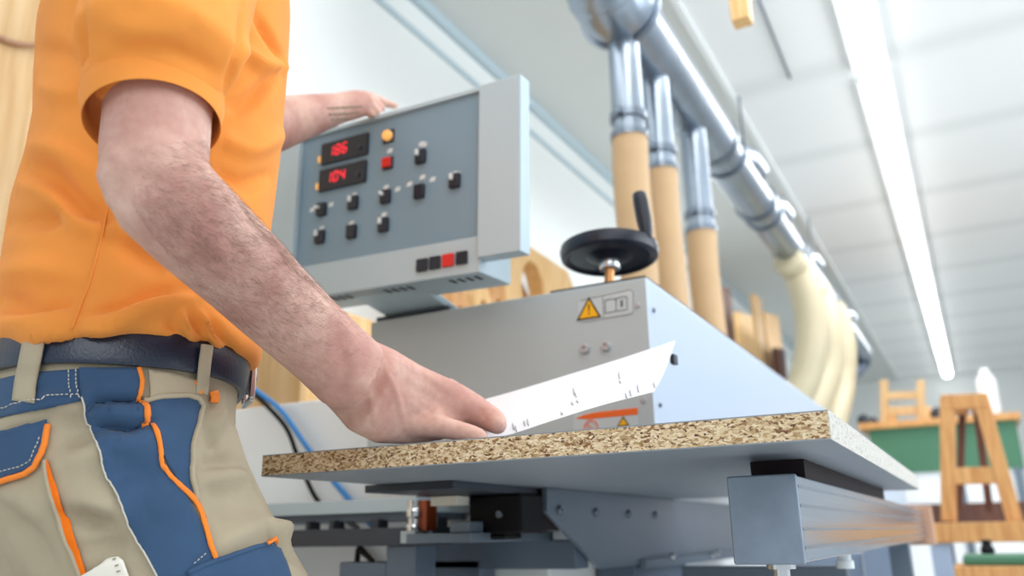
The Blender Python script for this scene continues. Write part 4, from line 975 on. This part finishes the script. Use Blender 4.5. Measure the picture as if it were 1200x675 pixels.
# ---- belt
bl = MB(); n_ = 72
def belt_ring(z, g):
    c, b, a, _, _ = at_z(hr, z); return sup(c, 0, b+g, a+g, z, n_, 2.3, 0)
bl.loft([belt_ring(ZB0, .001), belt_ring(ZB0, .0065), belt_ring(ZB0-.004, .0085), belt_ring(ZB1+.004, .0085), belt_ring(ZB1, .0065), belt_ring(ZB1, .001)], cap=False, closed=True)
belt = build('belt', bl, M['leather'], person, smooth='auto', label='wide navy leather belt')
bb = BVHTree.FromPolygons(bl.v, bl.f)
# buckle at the front
zc_ = belt_ring((ZB0+ZB1)/2, 0)[0]; fb = zc_+FWD*.012
bk = MB(); hw_, hh = .030, .024
for dz in (-hh, hh): bk.bar(fb+LFT*-hw_+UPV*dz, fb+LFT*hw_+UPV*dz, .006, .006)
for dw in (-hw_, hw_): bk.bar(fb+LFT*dw+UPV*-hh, fb+LFT*dw+UPV*hh, .006, .006, FWD)
buc = build('buckle', bk, M['chrome'], belt, bevel=.0015, label='silver frame buckle')
mb = MB(); mb.bar(fb+LFT*-.02+FWD*.004, fb+LFT*.034+FWD*.005, .005, .004); build('buckle_prong', mb, M['chrome'], buc)
mb = MB(); mb.bar(fb+LFT*-.045-FWD*.009, fb+LFT*-.015-FWD*.002, .036, .004, FWD); build('belt_tip', mb, M['leather'], buc)
# belt loops
def loop(pts, wid, name='belt_loop'):
    P = [Vector(p) for p in spline(pts, 8)]; cols = []
    for k in (-.5, -.25, 0, .25, .5):
        ds = []; dr = []
        for i, p in enumerate(P):
            d = (P[min(i+1, len(P)-1)]-P[max(i-1, 0)]).normalized(); n = Vector((-d.y, d.x)); x = p+n*wid*k
            c = [(h-CAM).length for h in (cast(bb, x.x, x.y, 0), cast(tb, x.x, x.y, .002)) if h is not None]
            ds.append(min(c) if c else None); dr.append(ray(x.x, x.y).normalized())
        ok = [v for v in ds if v is not None]; ds = [v if v is not None else sum(ok)/len(ok) for v in ds]
        lo = [min(ds[max(0, i-3):i+4]) for i in range(len(ds))]
        sm = [sum(lo[max(0, i-3):i+4])/len(lo[max(0, i-3):i+4]) for i in range(len(lo))]
        cols.append([CAM+dr[i]*(sm[i]-.0035) for i in range(len(P))])
    mb = MB(); nc = len(cols); mb.v = [cols[c][i] for i in range(len(P)) for c in range(nc)]
    for i in range(len(P)-1):
        for c in range(nc-1): mb.f.append((i*nc+c, i*nc+c+1, (i+1)*nc+c+1, (i+1)*nc+c)); mb.mi.append(0)
    o = build(name, mb, M['khaki'], trousers, smooth=True); md = o.modifiers.new('Solidify', 'SOLIDIFY'); md.thickness = .0025; md.offset = 0
    return o
loop([(41, 391), (38, 408), (34, 428), (30, 448), (27, 471)], 24)
loop([(243, 404), (240, 425), (238, 445), (236, 462)], 13)
ribbon('bar_tack', [(246, 459), (248, 466), (247, 473)], 9, .004, M['piping'], trousers, 'small orange tab')
ribbon('bar_tack', [(226, 447), (230, 455), (232, 462)], 4, .004, M['piping'], trousers, 'small orange tab')
# ---- shoes
for sgn, s_, w_ in ((-1, an[0]-.01, -wn), (1, hc_-.05, .10)):
    mb = MB(); w0 = sgn*w_
    prof = [(-.10, .030, .05), (-.085, .037, .075), (-.04, .040, .09), (.02, .044, .085), (.08, .050, .060), (.14, .050, .046), (.18, .040, .036), (.195, .022, .026)]
    mb.loft([[B(s_+x, w0+a*math.cos(t), max(.0, h*.5+h*.5*math.sin(t)*1.0)) for t in (2*PI*k/24 for k in range(24))] for x, a, h in prof])
    so = build('shoe', mb, M['shoe'], person, smooth=True)

# ---- body: one continuous skin
bd = MB()
zb = rings[0][3]
bd.loft([sup(r[0], 0, r[1]-.018, r[2]-.018, r[3], 36, 2.2) for r in rings]+[sup(t[0], 0, max(.045, t[1]-.018), max(.05, t[2]-.022), t[3], 36, 2.2) for t in top])
bd.loft([sup(h[0], 0, h[1]-.016, h[2]-.018, h[3], 36, 2.2) for h in hr]+[sup(hr[-1][0], 0, .09, .13, hr[-1][3]-.06, 36)])
bd.loft([sup(hr[0][0], 0, hr[0][1]-.02, hr[0][2]-.02, hr[0][3]-.01, 36), sup(rings[1][0], 0, rings[1][1]-.02, rings[1][2]-.02, rings[2][3], 36)])
for sgn, L in ((-1, full), (1, None)):
    if L: pts = [B(s, -w, z) for s, w, z, b, a, t in L[1:-1]]; rs = [min(.07, b-.03) for s, w, z, b, a, t in L[1:-1]]
    else: pts = [B(hc_, .085, zl), B(hc_+.01, .095, zl-.14), B(hc_-.01, .10, .48), B(hc_-.05, .10, .12)]; rs = [.085, .075, .055, .042]
    rs = [max(.04, r*(1-.35*i/len(rs))) for i, r in enumerate(rs)]
    bd.tube(pts, rs, 20)
    e = pts[-1]; bd.tube([e, e+UPV*-.05, e+UPV*-.065+FWD*.08, e+UPV*-.075+FWD*.13], [.035, .034, .028, .018], 16)
# neck and head
nk = B(ct+.03, 0, zt_+.09); hd_c = B(ct+.075, -.01, zt_+.305)
bd.tube([nk-UPV*.05, nk+UPV*.04+FWD*.005, nk+UPV*.11+FWD*.018, nk+UPV*.16+FWD*.025], [.066, .058, .057, .062], 28)
Hd = (FWD+LFT*-.12+UPV*-.22).normalized(); Hu = (UPV-Hd*UPV.dot(Hd)).normalized(); Hr = Hd.cross(Hu)
def Hp(x, y, z): return hd_c+Hr*x+Hd*y+Hu*z
hprof = [(-.118, .030, .035, .045), (-.108, .045, .052, .035), (-.085, .057, .066, .024), (-.06, .064, .078, .010), (-.03, .069, .088, 0), (0, .073, .094, -.004), (.03, .076, .098, -.006), (.06, .075, .097, -.008), (.085, .067, .086, -.010), (.105, .048, .064, -.012), (.118, .022, .03, -.012)]
bd.loft([[Hp(a*math.cos(t), yo+b*math.sin(t), z) for t in (2*PI*k/32 for k in range(32))] for z, a, b, yo in hprof])
bd.loft([[Hp(r*math.cos(t), y+r*.7*math.sin(t), z) for t in (2*PI*k/12 for k in range(12))] for z, r, y in ((.022, .008, .088), (0, .011, .096), (-.022, .015, .106), (-.034, .016, .104), (-.040, .010, .094))])
for s in (-1, 1):
    bd.lathe([(.004, -.004), (.018, .0), (.024, .010), (.020, .016), (.012, .012), (.004, .008)], Hp(s*.070, -.012, -.008), Hr*s+Hd*.3-Hd*.7, 20)
    bd.lathe([(.001, -.006), (.022, 0), (.001, .006)], Hp(s*.03, .090, .028), Hd, 16)      # brow ridge
bd.lathe([(.001, -.008), (.024, 0), (.001, .008)], Hp(0, .084, -.066), Hd, 16)
# right arm and hand
wr = arm_pt(414, 434, .815)
axis = [(185, 140, .682, 60), (182, 175, .670, 60.5), (181, 203, .658, 61), (196, 232, .655, 62), (222, 258, .665, 60), (256, 290, .690, 57), (288, 320, .718, 54), (318, 350, .745, 51), (352, 382, .775, 48), (384, 411, .80, 46.5), (412, 438, .822, 47)]
P = []; Rr = []
for x, y, d, r in axis: P.append(arm_pt(x, y, d)); Rr.append(r*d/FOC)
up_pts = [sR+LFT*.05, arm_pt(187, 60, .705)]; up_r = [.055, .047]
bd.tube(up_pts+P, up_r+Rr, 28, ref=FWD)
# elbow point, bony
bd.tube([arm_pt(160, 190, .640), arm_pt(148, 206, .640), arm_pt(160, 226, .645)], [.024, .022, .024], 16)
def ap3(x, y, Y): return atY(x, y, Y)
# hand: back of the hand slopes down to knuckles that rest on the board

IN = ROT @ Vector((.35, -.94, 0))
HRW = [((412, 438), .712, 47, .72), ((436, 456), .735, 54, .58), ((458, 468), .762, 53.5, .46), ((484, 474), .785, 47, .40), ((508, 478), .80, 41, .36), ((530, 481), .812, 34, .34), ((546, 486), .822, 24, .35)]
pts = []; rs = []
for (x, y), Y, r, k in HRW:
    p = atY(x, y, Y); dd = (p-CAM).dot(-back); pts.append(p); rs.append((r*dd/FOC, r*dd/FOC*k))
bd.tube(P[-2:-1]+pts, [(Rr[-2], Rr[-2]*.9)]+rs, 28, ref=IN)
def finger(L, m=1.0):
    q = [tuple(atY(x, y, Y))+(r*((atY(x, y, Y)-CAM).dot(-back))/FOC,) for x, y, Y, r in L]
    q = spline(q, 5); p = [Vector(a[:3]) for a in q]; r = [a[3]*m for a in q]
    d = (p[-1]-p[-2]).normalized(); e = r[-1]
    p += [p[-1]+d*e*.45, p[-1]+d*e*.8, p[-1]+d*e*.95]; r += [e*.86, e*.55, e*.2]
    bd.tube(p, r, 16)
finger([(522, 470, .812, 19), (548, 478, .825, 17.5), (568, 487, .832, 16), (579, 493.5, .828, 14.5), (583, 498, .824, 12)])      # ring finger
finger([(480, 498, .782, 16), (512, 500, .79, 13.5), (538, 505, .797, 12), (557, 510.5, .80, 11), (563, 513, .80, 10)])          # little finger
finger([(528, 462, .84, 17), (552, 474, .865, 15), (570, 485, .885, 13), (578, 494, .89, 11)])              # middle
finger([(520, 456, .865, 16), (545, 470, .895, 14), (562, 482, .92, 12), (570, 492, .925, 10)])             # index
finger([(455, 455, .80, 20), (480, 468, .845, 16), (505, 482, .875, 13), (525, 492, .885, 11)])             # thumb
for x, y, Y, r in ((531, 461, .812, 13), (512, 487, .792, 10)):                                    # knuckles
    c = atY(x, y, Y); k_ = r*(c-CAM).dot(-back)/FOC; bd.lathe([(.0005, -k_), (k_*.7, -k_*.7), (k_, 0), (k_*.7, k_*.7), (.0005, k_)], c, back, 16)
# left arm and hand on the control box
bd.tube([sL-LFT*.03, sL, sL.lerp(elL, .5), elL, arm_pt(318, 147, 1.375), arm_pt(335, 142, 1.405), arm_pt(365, 134.5, 1.455), wrL, arm_pt(402, 126, 1.515)],
        [.055, .058, .05, .045, .0455, .043, .036, (.029, .024), (.027, .022)], 24, ref=UPV)
hl = [arm_pt(385, 129.5, 1.49), arm_pt(405, 125, 1.515), arm_pt(420, 121.5, 1.535), arm_pt(434, 119, 1.55)]
bd.tube(hl, [(.026, .022), (.028, .02), (.0265, .018), (.020, .015)], 20, ref=UPV)
def fl(L):
    p = [arm_pt(x, y, d) for x, y, d, r in L]; r = [a[3] for a in L]
    dv = (p[-1]-p[-2]).normalized(); p += [p[-1]+dv*.004, p[-1]+dv*.0065]; r += [r[-1]*.75, r[-1]*.3]; bd.tube(p, r, 14)
fl([(428, 113, 1.55, .0105), (441, 116, 1.575, .0095), (453, 121.5, 1.585, .008), (463, 124, 1.585, .0065)])
fl([(428, 117, 1.545, .0105), (440, 121, 1.56, .0095), (448, 127, 1.562, .008)])
fl([(426, 122, 1.54, .010), (437, 126, 1.55, .009), (443, 131, 1.551, .0075)])
fl([(422, 127, 1.535, .009), (431, 131, 1.54, .008), (436, 135, 1.541, .007)])
fl([(412, 117, 1.54, .011), (428, 113, 1.575, .0095), (441, 115.5, 1.595, .0075)])
bdr = remesh(bd, .003, 6)
bodyb = bvh_of(bdr)
bdr = folds(bdr, bodyb, [([(448, 420), (458, 445), (468, 472), (474, 500)], .0022, .0035), ([(425, 440), (435, 468), (440, 500)], .0014, .0045), ([(470, 425), (500, 440), (540, 466)], .0016, .005), ([(462, 440), (495, 462), (520, 478)], -.0013, .005),
    ([(395, 400), (405, 430), (400, 465)], -.0020, .006), ([(478, 470), (500, 485), (525, 492)], .0012, .004), ([(330, 300), (370, 350), (420, 400)], .0016, .006), ([(250, 260), (300, 330), (350, 400)], -.0016, .008),
    ([(560, 478), (566, 486), (570, 498)], -.0010, .0025), ([(160, 190), (180, 215), (220, 225)], -.002, .008)])
body = build('body', bdr, M['skin'], person, smooth=True)
bodyb = bvh_of(bdr)
# ---- face and hair
for s in (-1, 1):
    mb = MB(); c = Hp(s*.031, .0775, .010); mb.lathe([(.0005, -.0115), (.008, -.008), (.0115, 0), (.008, .008), (.0005, .0115)], c, Hd, 20)
    e_ = build('eye', mb, M['eye'], person, smooth=True)
    mb = MB(); mb.lathe([(.0052, .0), (.004, .0018), (.0005, .0022)], c+Hd*.0100-Hu*.001, Hd, 16); build('iris', mb, M['iris'], e_, smooth=True)
    mb = MB(); mb.tube([Hp(s*.014, .098, .030), Hp(s*.030, .096, .036), Hp(s*.048, .083, .031)], [.003, .0042, .0025], 10); build('eyebrow', mb, M['hair'], person, smooth=True)
mb = MB()
for dz, r in ((-.062, .0045), (-.070, .0055)): mb.tube([Hp(-.024, .088, dz+.001), Hp(-.010, .097, dz+.002), Hp(0, .099, dz), Hp(.010, .097, dz+.002), Hp(.024, .088, dz+.001)], [.001, r*.9, r, r*.9, .001], 10)
build('lips', mb, M['lip'], person, smooth=True)
mb = MB(); hs = []
for z, a, b, yo in hprof[3:]:
    g = .010; rr = []
    for k in range(32):
        t = 2*PI*k/32; fr = math.sin(t)
        gg = g if (z > .06 or fr < .15) else -.012
        rr.append(Hp((a+gg)*math.cos(t), yo+(b+gg)*math.sin(t), z+(.012 if z > .1 else 0)))
    hs.append(rr)
mb.loft(hs); build('head_hair', mb, M['hair'], person, smooth=True, label='short dark hair')
# ---- arm hair on both forearms
def arm_hair(mb, poly, n, dirf, lmin, lmax, r, seed, dens):
    rnd = random.Random(seed); xs = [p[0] for p in poly]; ys = [p[1] for p in poly]; k = 0; q_ = 0
    while k < n and q_ < n*40:
        q_ += 1
        p = (rnd.uniform(min(xs), max(xs)), rnd.uniform(min(ys), max(ys)))
        if not inside(p, poly) or rnd.random() > dens(*p): continue
        d = ray(*p).normalized(); h = bodyb.ray_cast(CAM, d)
        if h[0] is None or (h[0]-CAM).length > 1.05: continue
        nrm = h[1] if h[1].dot(d) < 0 else -h[1]
        dx, dy = dirf(*p); a_ = rnd.gauss(0, .35); dx, dy = dx*math.cos(a_)-dy*math.sin(a_), dx*math.sin(a_)+dy*math.cos(a_)
        tg = ROT @ Vector((dx, dy, 0)); tg = (tg-nrm*tg.dot(nrm)).normalized()
        L = rnd.uniform(lmin, lmax); q = [h[0]-nrm*.0005, h[0]+tg*L*.5+nrm*L*.28, h[0]+tg*L+nrm*L*.30]
        mb.tube(q, [r, r*.8, r*.3], 3, cap=False); k += 1
FA = [(134, 170), (245, 160), (262, 195), (302, 250), (352, 308), (402, 357), (442, 393), (480, 415), (500, 440), (480, 480), (440, 500), (405, 488), (365, 446), (300, 398), (230, 338), (172, 268), (138, 225)]
EDGE = [(248, 165), (264, 190), (304, 246), (354, 305), (405, 355), (430, 380), (424, 390), (395, 362), (344, 318), (292, 258), (252, 200), (238, 175)]
def flow(x, y): return (.80, .60) if (x-140)*.72-(y-200)*.69 < 30 else (.93, .25)
def dens(x, y):
    t = (x-150)*.72+(y-195)*.69; u = (x-150)*.69-(y-195)*.72
    return max(.03, min(1, (t+10)/90))*max(.04, min(1, (365-t)/110))*(1.0 if u > -10 else .7)
hmb = MB(); arm_hair(hmb, FA, 4200, flow, .004, .011, .00007, 3, dens)
arm_hair(hmb, EDGE, 1100, lambda x, y: (.86, .30), .004, .010, .00007, 5, lambda x, y: max(.15, min(1, (y-160)/80))*max(.05, min(1, (395-y)/60)))
build('arm_hair', hmb, M['hair_arm'], body, kind='stuff', label='dark hairs on the near forearm')
tt_ = []
for (x0, x1, y0, y1) in ((384, 424, 127, 124.5), (386, 420, 134, 132), (389, 408, 140, 139)):
    x = x0
    while x < x1:
        w_ = random.choice((3, 4, 5)); f_ = (x-x0)/(x1-x0); y = y0+(y1-y0)*f_
        tt_.append([(x, y), (x+w_, y-.2)]); x += w_+1.5
mb = MB()
for a, b in tt_:
    p, q = cast(bodyb, *a, .0004), cast(bodyb, *b, .0004)
    if p is not None and q is not None and (p-q).length < .03: mb.tube([p, q], .0016, 5)
build('tattoo', mb, M['thread_dark'], body, kind='stuff', label='two blurred dark lines of tattoo on the far wrist')
